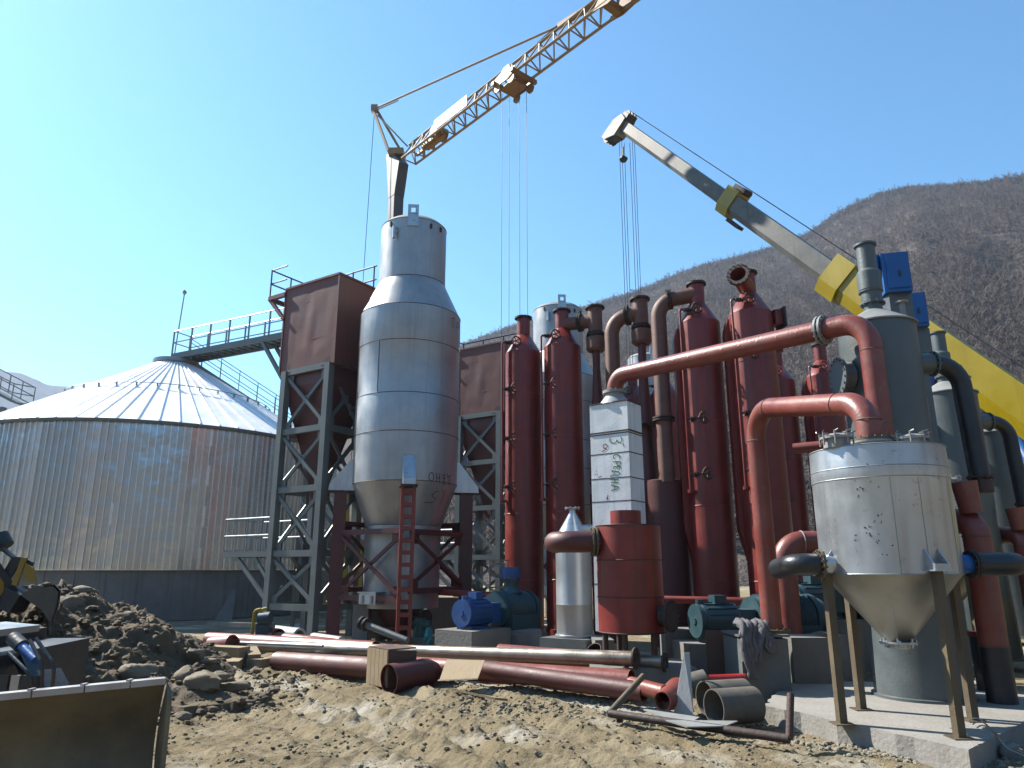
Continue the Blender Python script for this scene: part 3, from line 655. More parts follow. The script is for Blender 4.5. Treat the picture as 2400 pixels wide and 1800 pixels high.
# ---- steel gasifier vessels
GC = V(-2.87, 19.5, 0)
def make_vessel():
    t = thing('steel_vessel', 'tall stainless steel vessel with narrow neck standing on dark red legs', 'process vessel', tuple(GC), 'stainless steel process vessels')
    o = GC
    mb = MB(); mb.lathe(o, [(.944, 11.27), (.955, 11.3), (.82, 11.43), (.5, 11.52), (.05, 11.55)], 64); mb.build('domed_lid', M_lid, t)
    mb = MB(); mb.lathe(o, [(.944, 9.55), (.944, 11.29)], 64); mb.build('neck', M_steel, t)
    mb = MB(); mb.lathe(o, [(1.40, 8.57), (.94, 9.57)], 64); mb.build('shoulder_cone', M_steel, t, 60)
    mb = MB(); mb.lathe(o, [(1.385, 3.87), (1.40, 5.12), (1.40, 5.14), (1.405, 6.12), (1.395, 6.16), (1.40, 7.55), (1.408, 7.58), (1.40, 8.57)], 72); mb.build('shell', M_steel, t, 60)
    mb = MB()
    for z in (5.13, 6.14, 7.565): mb.torus(o + V(0,0,z), (0,0,1), 1.402, .010, 72, 5)
    for z, r in ((8.57, 1.402), (9.56, .947), (3.87, 1.387)): mb.torus(o + V(0,0,z), (0,0,1), r, .009, 72, 5)
    mb.beam(o + V(-.62, -1.26, 6.16), o + V(-.62, -1.26, 7.55), .012, .012)
    mb.build('weld_seams', M_rust, t)
    mb = MB(); mb.lathe(o, [(.99, 2.80), (1.385, 3.87)], 64); mb.build('lower_cone', M_steel, t, 60)
    mb = MB(); mb.lathe(o, [(.97, .76), (.985, 1.9), (.985, 2.79)], 64); mb.build('bottom_drum', M_steel, t, 60)
    mb = MB(); mb.lathe(o, [(.42, .30), (.62, .76)], 40); mb.cyl(o + V(0,0,.30), o + V(0,0,.26), .56, 32); mb.cyl(o + V(0,0,.26), o + V(0,0,-.06), .3, 24); mb.build('outlet_cone', M_reddark, t)
    mb = MB(); d = V(.75, -.66, 0); mb.cyl(o + d*.5 + V(0,0,.55), o + d*.95 + V(0,0,.55), .1); mb.flange(o + d*.98 + V(0,0,.55), d, .19, .05); mb.build('outlet_nozzle', M_flange, t)
    def lug(az, zt, r0):
        d = V(math.sin(az), -math.cos(az), 0); s = d.cross(UPZ); mb = MB(); p = o + d*(r0+.01) + V(0,0,zt-.05)
        hole = .055; M = Matrix((s, d, UPZ)).transposed()
        mb.box(p + V(0,0,-.05) , (.30, .04, .38), M=M); 
        for x in (-.105, .105): mb.box(p + s*x + V(0,0,.22), (.09, .04, .22), M=M)
        mb.box(p + V(0,0,.37), (.30, .04, .09), M=M); mb.box(p + V(0,0,.145), (.12,.04,.06), M=M); mb.build('lifting_lug', M_hopper, t)
    lug(R(6), 11.3, .944); lug(R(186), 11.3, .944)
    mb = MB(); p = P(945, 560, 0); az = R(-24); d = V(math.sin(az), -math.cos(az), 0); c0 = o + d*1.03 + V(0,0,11.0); mb.tube([c0 - V(0,0,.0), c0 - V(0,0,.35)], .05, 12); mb.beam(o + d*.93 + V(0,0,11.0), c0, .03); mb.beam(o + d*.93 + V(0,0,10.85), c0 - V(0,0,.15), .03); mb.build('drain_stub', M_hopper, t)
    for az, z in ((-35, 11.15), (38, 11.1), (60, 11.12)):
        d = V(math.sin(R(az)), -math.cos(R(az)), 0); mb = MB(); mb.box(o + d*.96 + V(0,0,z), (.05, .04, .14), R(az)); mb.build('cleat', M_flange, t)
    for az, z in ((-78, 5.95), (-100, 5.1)):
        d = V(math.sin(R(az)), -math.cos(R(az)), 0); mb = MB(); c0 = o + d*1.36 + V(0,0,z); mb.cyl(c0, c0 + d*.2, .035, 10); mb.beam(c0 + d*.18 + V(0,0,.1), c0 + d*.18 - V(0,0,.22), .05, .03); mb.build('side_stub', M_flange, t)
    # gusset boxes over the legs
    for ang in (.2, .2 + math.pi/2, .2 + math.pi, .2 + 1.5*math.pi):
        d = V(math.sin(ang), -math.cos(ang), 0); s = d.cross(UPZ); mb = MB()
        for x in (-.15, .13):
            b = o + s*x + d*1.30; mb.prism([b + V(0,0,3.70), b + d*.68 + V(0,0,3.70), b + d*.66 + V(0,0,3.86), b + d*.14 + V(0,0,4.52), b + V(0,0,4.52)], s*.02)
        mb.beam(o + d*1.94 + V(0,0,3.78), o + d*1.43 + V(0,0,4.48), .28, .015); mb.box(o + d*1.945 + V(0,0,3.77), (.28, .015, .16), M=Matrix((s, d, UPZ)).transposed())
        mb.build('bracket', M_hopper, t)
        mb = MB(); mb.box(o + d*1.66 + V(0,0,3.685), (.42, .72, .03), M=Matrix((s, d, UPZ)).transposed()); mb.build('base_plate', M_flange, t)
    # access box low on the left
    p = P(872, 1405, 18.6); mb = MB(); M = Matrix((AX, BX, UPZ)).transposed(); mb.box(p + V(0,0,.02), (.55, .35, .26), M=M); mb.box(p + V(0,-.0,.17), (.62, .42, .02), M=M)
    for x in (-.15, .15): mb.beam(p + AX*x - BX*.2 - V(0,0,.1), p + AX*x - BX*.2 + V(0,0,.1), .05)
    mb.cyl(p + BX*.1 - V(0,0,.02), o + V(-.3, -.5, p.z), .1); mb.build('access_box', M_hopper, t)
    return t
gv = make_vessel()
g2 = copy_tree(gv, None, V(4.63, 6.9, 0), 'second stainless steel vessel, only its neck and shoulder showing behind the red columns')
g3 = copy_tree(gv, None, V(9.25, 13.4, 0), 'third stainless steel vessel, seen far back between the tall red pipes')
def make_support():
    t = thing('support_frame', 'dark red steel leg frame with cross braces under the big steel vessel', 'steel frame', tuple(GC), 'red leg frames under the vessels')
    L = {}
    for i, ang in enumerate((.2, .2 + math.pi/2, .2 + math.pi, .2 + 1.5*math.pi)):
        d = V(math.sin(ang), -math.cos(ang), 0); s = d.cross(UPZ); b = GC + d*1.66; L[i] = b
        mb = MB()
        if i == 0:   # battened leg
            for x in (-.14, .14): mb.beam(b + s*x + V(0,0,-.08), b + s*x + V(0,0,3.67), .08, .22, up=d)
            for k in range(13): mb.box(b + V(0,0,.1 + k*.285), (.21, .20, .10), M=Matrix((s, d, UPZ)).transposed())
            mb.build('leg', M_redbright, t)
        else:
            mb.beam(b + V(0,0,-.1), b + V(0,0,3.67), .32, .32, up=d); mb.build('leg', M_reddark, t)
        mb = MB(); mb.box(b + V(0,0,-.02), (.5, .5, .04), ang); mb.build('foot_plate', M_reddark, t)
    for i in range(4):
        a, b = L[i], L[(i+1)%4]; d = (b-a).normalized(); n = d.cross(UPZ); up = 2.86 if i in (1, 3, 2) else 2.6; lo = 1.2
        if i == 3: up, lo = 2.62, 1.02
        mb = MB(); mb.beam(a + V(0,0,up) + d*.15, b + V(0,0,up) - d*.15, .1, .13); mb.beam(a + V(0,0,lo) + d*.15, b + V(0,0,lo) - d*.15, .1, .13)
        for z in (up-.12, lo+.12):
            for p in (a + d*.3, b - d*.3): mb.box(p + V(0,0,z), (.32, .02, .34), math.atan2(d.y, d.x))
        mb.beam(a + d*.2 + V(0,0,lo+.12), b - d*.2 + V(0,0,up-.12), .05, .09); mb.beam(a + d*.2 + n*.06 + V(0,0,up-.12), b - d*.2 + n*.06 + V(0,0,lo+.12), .05, .09)
        mb.build('cross_brace', M_reddark, t)
    return t
sf = make_support(); copy_tree(sf, None, V(4.63, 6.9, 0), 'red leg frame under the second steel vessel, glimpsed behind the red columns')

# hand lettering on the vessel (dried marker strokes lying on the steel)
def strokes(lines, hit, r, name, mat, parent, axis=None):
    """flat paint strokes 1 mm proud of the surface; axis = the vessel's centre line for round surfaces, else a plane normal is given"""
    mb = MB()
    for ln in lines:
        pts = []
        for (x0, y0), (x1, y1) in zip(ln[:-1], ln[1:]):
            n = max(int(math.hypot(x1-x0, y1-y0)/2.5), 1)
            pts += [(x0 + (x1-x0)*i/n, y0 + (y1-y0)*i/n) for i in range(n)]
        pts.append(ln[-1]); q = [hit(*p) for p in pts]; vs = []
        for i, p in enumerate(q):
            d = (q[min(i+1, len(q)-1)] - q[max(i-1, 0)]).normalized()
            n = axis if isinstance(axis, Vector) else V(p.x - axis[0], p.y - axis[1], 0).normalized()
            s = d.cross(n).normalized()*r
            vs += [p + s, p - s]
        mb.add(vs, [(2*i, 2*i+1, 2*i+3, 2*i+2) for i in range(len(q)-1)])
    mb.build(name, mat, parent, 0)
gr = lambda z: 1.385 + .003 if z > 3.87 else .99 + (z - 2.80)/(3.87-2.80)*.395 + .003
hg = lambda x, y: hit_round(x, y, GC.x, GC.y, gr)
def zo(pts, x0, y0, s): return [(x0 + a/s, y0 + b/s) for a, b in pts]
Z2 = lambda pts: zo(pts, 960, 1060, 9.217)
strokes([Z2(p) for p in [
    [(470,435),(430,470),(412,530),(440,600),(480,625),(515,590),(520,510),(505,450),(470,435)],
    [(585,445),(590,560),(578,655)], [(650,450),(650,560),(645,665)], [(590,550),(650,555)],
    [(755,480),(720,500),(715,550),(750,570),(765,520),(755,480)], [(762,560),(720,675),(790,690)],
    [(815,455),(815,540),(900,500)], [(835,545),(835,680),(860,715),(880,690),(872,545)],
    [(625,850),(560,850),(480,930),(540,1000),(570,1010)], [(310,1080),(420,1085),(530,1068)],
    [(715,800),(700,860)], [(770,820),(720,980),(675,1100)]]], hg, .013, 'marker_writing', M_ink_r, gv, (GC.x, GC.y))
g_up = lambda z: 1.41
strokes([[(1058,746),(1066,746)], [(1062,746),(1062,768)], [(1072,756),(1069,766),(1074,770),(1077,760),(1072,756)]], lambda x, y: hit_round(x, y, GC.x, GC.y, g_up), .010, 'faded_writing', M_ink_r, gv, (GC.x, GC.y))
# ================= red scrubber columns
def valve(parent, p, d, mat=None):
    """gate valve: body on the riser, wheel facing the site road"""
    d = Vector(d).normalized(); q = p + d*.30
    mb = MB(); mb.cyl(p, q, .022, 8); mb.cyl(p + d*.07, p + d*.10, .06, 12); mb.cyl(p + d*.22, p + d*.25, .06, 12); mb.blob(p + d*.16, .065, 1, .05, 1, 2); mb.build_into = None
    v = mb.build('valve', M_flange, parent)
    n = V(.25, -.95, .05).normalized(); c = p + d*.33 + n*.13
    mb = MB(); mb.cyl(p + d*.2, c, .016, 6); mb.torus(c, n, .13, .022, 16, 5); sx, u = frame(n)
    for k in range(5):
        a = 2*math.pi*k/5; e = c + (sx*math.cos(a) + u*math.sin(a))*.13; mb.cyl(c, e, .015, 5); mb.blob(e, .034, 0, 0, 1, 1)
    w = mb.build('handwheel', M_rust, v)
def make_column(loc, label, duct=False, top='plain'):
    t = thing('scrubber_column', label, 'process column', loc, 'tall red steel columns'); o = Vector(loc); r = .515
    mb = MB(); mb.lathe(o, [(r+.04, -.05), (r+.04, .25), (r, .26), (r, 7.70)], 48); mb.build('shell', M_red, t)
    mb = MB(); mb.lathe(o, [(r, 7.70), (.20, 8.24)], 48); mb.build('cone_top', M_red, t, 60)
    mb = MB(); mb.lathe(o, [(.19, 8.22), (.19, 8.80)], 28); mb.build('neck', M_red, t)
    mb = MB(); mb.flange(o + V(0,0,8.79), UPZ, .255, .05, 12); mb.build('neck_flange', M_flange, t)
    mb = MB()
    for z in (1.45, 3.15, 5.15, 6.45): mb.torus(o + V(0,0,z), (0,0,1), r+.002, .008, 48, 5)
    mb.build('weld_rings', M_pipe, t)
    if duct:
        mb = MB(); a = o + V(-.44, .16, 0); mb.prism([a + V(-.02,-.1,1.9), a + V(-.19,-.1,2.6), a + V(-.19,-.1,7.3), a + V(-.1,-.1,7.62), a + V(.05,-.1,7.62), a + V(.05,-.1,1.9)], V(0, .22, 0)); mb.build('side_duct', M_redbright, t)
    rp = o + V(-.53, -.30, 0) if duct else o + V(-.60, -.22, 0)
    mb = MB(); mb.tube(round_path([rp + V(0,0,3.5), rp + V(0,0,8.0), rp + V(.14,-.02,8.0)], .05, 4), .028, 8); mb.cyl(rp + V(0,0,3.44), rp + V(0,0,3.52), .07, 10); mb.cyl(rp + V(.1,0,3.46), rp + V(.1,0,3.5), .05, 8)
    mb.beam(rp + V(0,0,3.5), o + V(-.4,-.2,3.5), .04); mb.build('riser_pipe', M_red, t)
    for z in (3.87, 5.2, 6.6, 7.97): valve(t, rp + V(.02, -.04, z), (1, -.15, 0) if z < 7.9 else (1, -.05, 0))
    return t
cA = make_column((.33, 20.0, 0), 'leftmost tall red column, right of the second brown bin, bare neck on top')
labels = {'B': 'tall red column just right of the leftmost one, a side pipe leaving its neck', 'C': 'tall red column in the middle, its neck pipe bending down to the left',
          'D': 'nearest and tallest-looking red column, an open elbow on its neck'}
cB = copy_tree(cA, None, V(1.08, -.6, 0), labels['B'])
cC = make_column((4.72, 17.4, 0), labels['C'], True); cD = copy_tree(cC, None, V(1.08, -.7, 0), labels['D'])
R2 = V(4.1, 5.85, 0)
cA2 = copy_tree(cA, None, R2, 'red column of the back row hidden behind the white duct, near the leftmost pair')
cB2 = copy_tree(cA, None, R2 + V(.98, -.75, 0), 'red column of the back row peeping out left of the middle column')
cC2 = copy_tree(cC, None, R2 + V(0, 0, 0), 'red column of the back row just right of the nearest column, partly hidden')
cD2 = copy_tree(cC, None, R2 + V(1.2, -.65, 0), 'smaller red column of the back row beside the grey tank')

def fl_pipe(name, pts, r, mat, parent, rb=.35, seg=22, weld=True):
    mb = MB(); mb.tube(round_path(pts, rb), r, seg); o = mb.build(name, mat, parent)
    return o
# side branch and ejector of column B
def ejector(loc, zt, label, vessel_h, vr=.42, coneend=3.9, off=(.15, 0, 0)):
    t = thing('ejector', label, 'ejector pipe', loc, 'flanged ejectors with long tapering cones'); o = Vector(loc)
    mb = MB(); mb.lathe(o, [(.2, zt-.82), (.2, zt)], 28); mb.build('tee_body', M_dustred, t)
    mb = MB(); mb.flange(o + V(0,0,zt), UPZ, .27, .05); mb.build('top_flange', M_flange, t); mb = MB(); mb.flange(o + V(0,0,zt-.80), UPZ, .26, .04, 14); mb.flange(o + V(0,0,zt-.74), UPZ, .24, .03, 14); mb.build('joint_flange', M_flange, t)
    mb = MB(); mb.lathe(o, [(.22, zt-1.26), (.265, zt-1.2), (.265, zt-.9), (.2, zt-.82)], 28); mb.build('collar', M_dustred, t)
    mb = MB(); mb.lathe(o, [(.26, coneend-.05), (.26, coneend), (.10, zt-1.75), (.11, zt-1.2)], 28); mb.build('taper_cone', M_reddark, t, 60)
    mb = MB(); mb.lathe(o + V(*off), [(vr, -.05), (vr, vessel_h), (vr-.06, vessel_h+.03)], 36); mb.build('receiver_drum', M_reddark, t)
    return t
T1 = V(2.30, 19.0, 0); T2 = V(3.42, 18.25, 0)
e1 = ejector(T1, Z(722, 19.0), 'ejector joined to the second red column by a short pipe', 3.6)
e2 = ejector(T2, Z(702, 18.25), 'ejector between the white duct and the middle red column, elbow pipe on its left', 3.8, .5, 3.8, (.36, -.28, 0))
zb = Z(752, 19.0)
t = thing('cross_pipe', 'short rusty red pipe bridging the second red column and the ejector', 'pipe', (1.8, 19.2, 0))
mb = MB(); a, b = V(1.41, 19.4, zb+.02), V(2.3, 19.0, zb); mb.cyl(a, b, .185, 24); mb.build('pipe', M_dustred, t)
mb = MB(); d = (b-a); c = a.lerp(b, .55); mb.flange(c - d.normalized()*.03, d, .26, .035, 14); mb.flange(c + d.normalized()*.03, d, .26, .035, 14); mb.build('flange_pair', M_flange, t)
t = thing('bent_pipe', 'rusty elbow pipe dropping from the ejector behind the white duct', 'pipe', (2.75, 18.5, 0), 'bent pipes beside the ejectors')
z2 = Z(732, 18.25); mb = MB(); mb.tube(round_path([V(3.42, 18.25, z2), V(2.68, 18.55, z2-.1), V(2.68, 18.55, 3.0)], .5, 9), .195, 24); mb.build('pipe', M_dustred, t)
mb = MB(); c = V(3.12, 18.37, z2-.04); d = V(-.74, .3, -.05); mb.flange(c, d, .27, .035, 14); mb.flange(c + d.normalized()*.06, d, .27, .035, 14); mb.build('flange_pair', M_flange, t)
t = thing('bent_pipe', 'long bent pipe running down from the neck of the middle column, a bolted joint halfway', 'pipe', (3.8, 17.6, 0), 'bent pipes beside the ejectors')
z3 = Z(690, 17.4); mb = MB(); mb.tube(round_path([V(4.72, 17.4, z3), V(3.76, 17.62, z3-.12), V(3.76, 17.62, 3.75)], .5, 9), .195, 24); mb.build('pipe', M_dustred, t)
mb = MB(); c = V(4.08, 17.55, z3-.07); d = V(-.96, .22, -.1); mb.flange(c, d, .275, .035, 14); mb.flange(c + d.normalized()*.06, d, .275, .035, 14); mb.build('flange_pair', M_flange, t)
mb = MB(); zc = Z(985, 17.6); mb.flange(V(3.76, 17.62, zc), UPZ, .275, .035, 14); mb.flange(V(3.76, 17.62, zc+.06), UPZ, .275, .035, 14); mb.flange(V(3.42, 18.0, zc-.02), UPZ, .3, .035, 14); mb.build('joint_flange', M_flange, t)
# open elbow on column D
t = thing('open_elbow', 'open-ended pipe stub facing the road on the neck of the nearest red column', 'pipe', (5.8, 16.7, 8.3))
n0 = V(5.8, 16.7, 8.35); d = V(-.55, -.80, .22).normalized(); mb = MB(); mb.shell(n0 + d*.1, n0 + d*.72, .20, .015, 28); mb.build('pipe', M_red, t)
mb = MB(); mb.ring(n0 + d*.70, n0 + d*.76, [(0, .28), (1, .28), (1, .188), (0, .188)]); sx, u = frame(d)
for k in range(16): a = 2*math.pi*k/16; q = n0 + d*.73 + (sx*math.cos(a) + u*math.sin(a))*.262; mb.cyl(q - d*.06, q + d*.06, .016, 6)
mb.build('flange', M_flange, t)
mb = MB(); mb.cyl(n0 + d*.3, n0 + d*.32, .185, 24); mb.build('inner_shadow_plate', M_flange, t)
# hatch on D's right shoulder
t = thing('hatch_box', 'small hatch box on the right shoulder of the nearest red column', 'hatch', (6.3, 16.6, 7.5)); mb = MB(); mb.box(V(6.36, 16.55, Z(748, 16.6)), (.18, .3, .36), .2); mb.build('box', M_red, t); mb = MB(); mb.box(V(6.47, 16.52, Z(750, 16.6)), (.05, .42, .5), .2); mb.build('cover', M_flange, t)

# ================= white duct with lettering
DC = V(2.02, 12.75, 0)
DX = P(1472, 1000, 12.3); DX.z = 0                   # its nearest vertical edge
DW, DD = .80, .52
t = thing('white_duct', 'tall white sheet metal duct with green hand lettering, red pipe on top', 'duct', tuple(DX)); duct = t
ztop = Z(938, 12.3); dl = (P(1383, 1000, 12.75) - P(1472, 1000, 12.3)); dl.z = 0; dl = dl.normalized(); dr = V(-dl.y, dl.x, 0); 
if dr.y < 0: dr = -dr
W = (Vector((P(1383,1000,12.75).x, 12.75, 0)) - DX).length
cs = [DX, DX + dl*W, DX + dl*W + dr*DD, DX + dr*DD]
mb = MB(); rows = [ztop, Z(1012,12.3), Z(1058,12.3), Z(1117,12.3), Z(1172,12.3), Z(1245,12.3), Z(1300,12.3), Z(1370,12.3), .7]
for za, zb_ in zip(rows[:-1], rows[1:]): mb.prism([p + V(0,0,zb_+.006) for p in cs], V(0,0,za-zb_-.012))
mb.prism([p.lerp((cs[0]+cs[2])/2, .02) + V(0,0,.7) for p in cs], V(0,0,ztop-.72)); mb.build('casing', M_duct, t, 0)
mb = MB(); ctr = (cs[0]+cs[2])/2
for z in rows[1:-1]: mb.prism([p.lerp(ctr, -.012) + V(0,0,z-.008) for p in cs], V(0,0,.016))
for z in (ztop-.002, rows[1]+.03): mb.prism([p.lerp(ctr, -.06) + V(0,0,z) for p in cs], V(0,0,.02))
mb.build('seam_bands', M_flange, t, 0)
mb = MB(); mb.lathe(ctr, [(.30, ztop), (.17, ztop+.17), (.17, ztop+.22)], 32); mb.build('top_cone', M_white, t)
mb = MB(); mb.flange(ctr + V(0,0,ztop+.24), UPZ, .215, .05, 14); mb.build('top_flange', M_lid, t)
fn = dl.cross(UPZ); 
if fn.y > 0: fn = -fn
hd = lambda x, y: hit_plane(x, y, DX + fn*.004, fn)
Z3 = lambda pts: zo(pts, 1370, 980, 7.54)
strokes([Z3(p) for p in [[(450,345),(445,400),(480,440),(540,440),(570,410),(565,380),(600,430),(640,430),(660,390),(650,345),(635,330)],
    [(525,720),(505,690),(515,660),(560,645),(610,655),(628,690),(615,715)],
    [(505,770),(635,770)], [(635,770),(635,810),(615,840),(575,830),(565,775)],
    [(515,860),(635,850)], [(515,860),(520,900)], [(575,858),(578,900)], [(635,850),(615,915)],
    [(480,930),(600,945),(625,985),(600,1005),(520,1005),(525,950)], [(520,1005),(450,1030)], [(480,930),(500,950)], [(600,1005),(590,1015)],
    [(450,1085),(605,1085)], [(470,1140),(600,1140)], [(535,1085),(540,1140)],
    [(465,1180),(600,1215),(585,1255),(470,1275)], [(530,1195),(535,1265)]]], hd, .0085, 'green_lettering', M_ink_g, duct, fn)
strokes([Z3(p) for p in [[(385,535),(335,530),(325,490),(345,460),(385,460),(405,500),(375,550),(335,580),(300,588)]]], hd, .008, 'brown_numeral', M_ink_r, duct, fn)
strokes([Z3(p) for p in [[(412,1360),(405,1455)], [(385,1400),(400,1425)], [(180,985),(195,1000)], [(205,940),(206,955)], [(222,995),(235,1005)], [(690,445),(685,470),(700,500)], [(245,1048),(295,1030)]]], hd, .007, 'black_scribbles', M_ink_k, duct, fn)

# ================= big red pipelines on the right
NZ = ctr + V(0,0,ztop+.26)
def spiral(mb, a, b, r, n, tw=1.0):
    a, b = Vector(a), Vector(b); d = b-a; sx, u = frame(d)
    for k in range(n):
        t0 = (k+.3)/n; pts = []
        for j in range(13):
            an = math.pi*2*j/12; pts.append(a + d*(t0 + .55/n*j/12*2*tw) + (sx*math.cos(an) + u*math.sin(an))*r)
        mb.tube(pts, .0045, 4)
rp = .142
t = thing('red_pipeline', 'long red pipe rising from the white duct and dropping behind the cone-bottomed tank', 'pipeline', (4.5, 11, 0), 'big red pipelines')
q0 = NZ; q1 = V(NZ.x + .02, NZ.y, Z(888, 12.5)); q2 = P(2072, 748, 8.75); q2 = V(4.72, 9.12, Z(752, 9.15)); q3 = V(4.72, 9.12, 1.5)
q1 = V(NZ.x, NZ.y, Z(882, NZ.y)); path = round_path([q0, q1, q2, q3, V(5.0, 9.55, 1.5)], .36, 10)
mb = MB(); mb.tube(path, rp, 28); mb.build('pipe', M_pipe, t)
mb = MB(); a_, b_ = q1.lerp(q2, .09), q1.lerp(q2, .84); spiral(mb, a_, b_, rp, 11); mb.build('spiral_weld', M_pipe, t)
mb = MB(); c = q1.lerp(q2, .865); d = (q2-q1).normalized(); mb.flange(c - d*.03, d, .205, .03, 14); mb.flange(c + d*.03, d, .205, .03, 14); mb.build('flange_pair', M_lid, t)
for zz in (q2.z - .42, 3.5): mb = MB(); mb.torus(V(4.72, 9.12, zz), UPZ, rp+.001, .006, 28, 5); mb.build('weld_bead', M_rustleg, t)
HC = V(4.15, 8.23, 0); HT = Z(1060, 8.23)
t = thing('red_pipeline', 'shorter red pipe arching from the top of the cone-bottomed tank down to the jacket block', 'pipeline', (3.9, 9.5, 0), 'big red pipelines')
n0 = V(P(2048, 1045, 8.1).x, 8.15, HT + .11); rq = .138
a1 = V(n0.x, n0.y, Z(950, 8.1)); zt_ = Z(962, 10.2); bx = P(1772, 1100, 10.6).x + .04; a2 = V(bx, 10.6, Z(957, 10.6)); a3 = V(bx, 10.6, .86)
a1.z = Z(945, 8.15)
mb = MB(); mb.tube(round_path([n0, a1, a2, a3], .40, 10), rq, 28); mb.build('pipe', M_pipe, t)
for cc, nn in ((a1.lerp(a2, .2), a2-a1), (a1.lerp(a2, .82), a2-a1), (a2 - V(0,0,.5), UPZ), (V(n0.x, n0.y, n0.z+.25), UPZ)): mb = MB(); mb.torus(cc, nn, rq+.002, .007, 28, 5); mb.build('weld_bead', M_rustleg, t)
mb = MB(); spiral(mb, a2 - V(0,0,.6), a3 + V(0,0,.1), rq, 7); spiral(mb, a1.lerp(a2, .3), a1.lerp(a2, .75), rq, 3); mb.build('spiral_weld', M_pipe, t)
mb = MB(); mb.flange(a3 + V(0,0,.015), UPZ, .24, .05, 10); mb.build('foot_flange', M_rustleg, t)
mb = MB(); mb.flange(n0 + V(0,0,.015), UPZ, .225, .025, 16); mb.build('top_flange', M_rustleg, t)

# ================= cone-bottomed tanks
def make_hopper():
    t = thing('cone_tank', 'near silvery cone-bottomed tank on four rusty legs at the right', 'tank', tuple(HC), 'cone bottomed steel tanks'); o = HC; r = .70
    zb = Z(1345, 8.23); zc = Z(1505, 8.23)
    mb = MB(); mb.lathe(o, [(r, zb), (r+.002, Z(1132, 8.23)), (r+.008, Z(1128, 8.23)), (r+.004, Z(1105, 8.23)), (r, HT)], 72); mb.build('shell', M_hopper, t)
    mb = MB(); mb.lathe(o, [(.12, zc), (r-.004, zb)], 64); mb.build('cone', M_cone, t, 60)
    mb = MB()
    for z in (Z(1132,8.23), Z(1108,8.23), zb, HT): mb.torus(o + V(0,0,z), (0,0,1), r+.004, .006, 72, 5)
    for az in (-18, 40, 5): 
        d = V(math.sin(R(az)), -math.cos(R(az)), 0); mb.beam(o + d*(r+.002) + V(0,0,zb), o + d*(r+.002) + V(0,0,Z(1135,8.23)), .006)
    d = V(math.sin(R(-28)), -math.cos(R(-28)), 0); mb.beam(o + d*(r-.03) + V(0,0,zb-.02), o + d*.14 + V(0,0,zc+.02), .006)
    mb.build('weld_seams', M_galv, t)
    # crayon-like rust scars
    mb = MB(); rg = random.Random(3); hr = lambda x, y: hit_round(x, y, o.x, o.y, lambda z: r + .001)
    for (x0, y0, n, w, h) in ((2030, 1140, 5, 60, 30), (2050, 1080, 4, 40, 18), (2060, 1210, 4, 30, 24), (2030, 1250, 12, 60, 40), (2015, 1165, 4, 20, 40), (2080, 1290, 3, 50, 30), (2105, 1095, 1, 6, 14)):
        for k in range(n):
            x, y = x0 + rg.uniform(-.5, .5)*w, y0 + rg.uniform(-.5, .5)*h; a = rg.uniform(-.8, 1.9); l = rg.uniform(2, 7)
            mb.tube([hr(x, y), hr(x + math.cos(a)*l*.5, y + math.sin(a)*l*.5), hr(x + math.cos(a+.4)*l, y + math.sin(a+.4)*l)], rg.uniform(.003, .008), 4)
    mb.build('rust_scars', M_flange, t)
    mb = MB(); mb.flange(o + V(0,0,zc), UPZ, .19, .02, 8); mb.lathe(o, [(.12, zc-.06), (.12, zc)], 24)
    for k in range(6): a = k*1.05; mb.cyl(o + V(math.cos(a)*.15, math.sin(a)*.15, zc-.05), o + V(math.cos(a)*.15, math.sin(a)*.15, zc+.06), .012, 6)
    mb.build('outlet_flange', M_hopper, t)
    for (x, y, az) in ((1975, 1697, 0), (2250, 1730, 0), (2015, 1662, 0), (2262, 1690, 0)):
        b = G(x, y, .15); d = V(b.x - o.x, b.y - o.y, 0).normalized(); q = o + d*(r-.02); top = zb + .03
        b = V(o.x + d.x*.735, o.y + d.y*.735, .15)
        mb = MB(); mb.beam(b - V(0,0,0), V(b.x, b.y, top), .082, .082, up=d); mb.build('leg', M_rustleg, t)
        mb = MB(); mb.box(V(b.x, b.y, .156), (.2, .2, .012)); mb.build('foot_plate', M_rustleg, t)
        s = d.cross(UPZ); mb = MB()
        for x_ in (-.085, .07): mb.prism([q + s*x_ + V(0,0,top+.015), q + d*.16 + s*x_ + V(0,0,top+.015), q + d*.15 + s*x_ + V(0,0,top+.06), q + d*.0 + s*x_ + V(0,0,top+.24)], s*.015)
        mb.box(q + d*.07 + V(0,0,top+.008), (.22, .22, .014), M=Matrix((s, d, UPZ)).transposed()); mb.box(q + d*.152 + V(0,0,top+.04), (.17, .012, .07), M=Matrix((s, d, UPZ)).transposed()); mb.build('bracket', M_hopper, t)
    for (px, Yh, rh) in ((1962, 7.95, .17), (2136, 8.0, .185)):
        c = V(P(px, 1045, Yh).x, Yh, HT); mb = MB(); mb.cyl(c, c + V(0,0,.10), rh*.82, 28); mb.cyl(c + V(0,0,.10), c + V(0,0,.125), rh, 28); mb.lathe(c + V(0,0,.125), [(rh*.95, 0), (rh*.6, .03), (.02, .045)], 28)
        h = mb.build('hatch', M_lid, t)
        for k in range(8):
            mb = MB(); a = 2*math.pi*k/8 + .3; e = c + V(math.cos(a)*rh, math.sin(a)*rh, 0); mb.cyl(e + V(0,0,.03), e + V(0,0,.18), .011, 6); mb.beam(e + V(0,0,.16), e + V(math.cos(a)*-.05, math.sin(a)*-.05, .16), .03, .015); mb.cyl(e + V(0,0,.17), e + V(math.cos(a+1)*.05, math.sin(a+1)*.05, .185), .008, 5); mb.build('clamp', M_bolt, h)
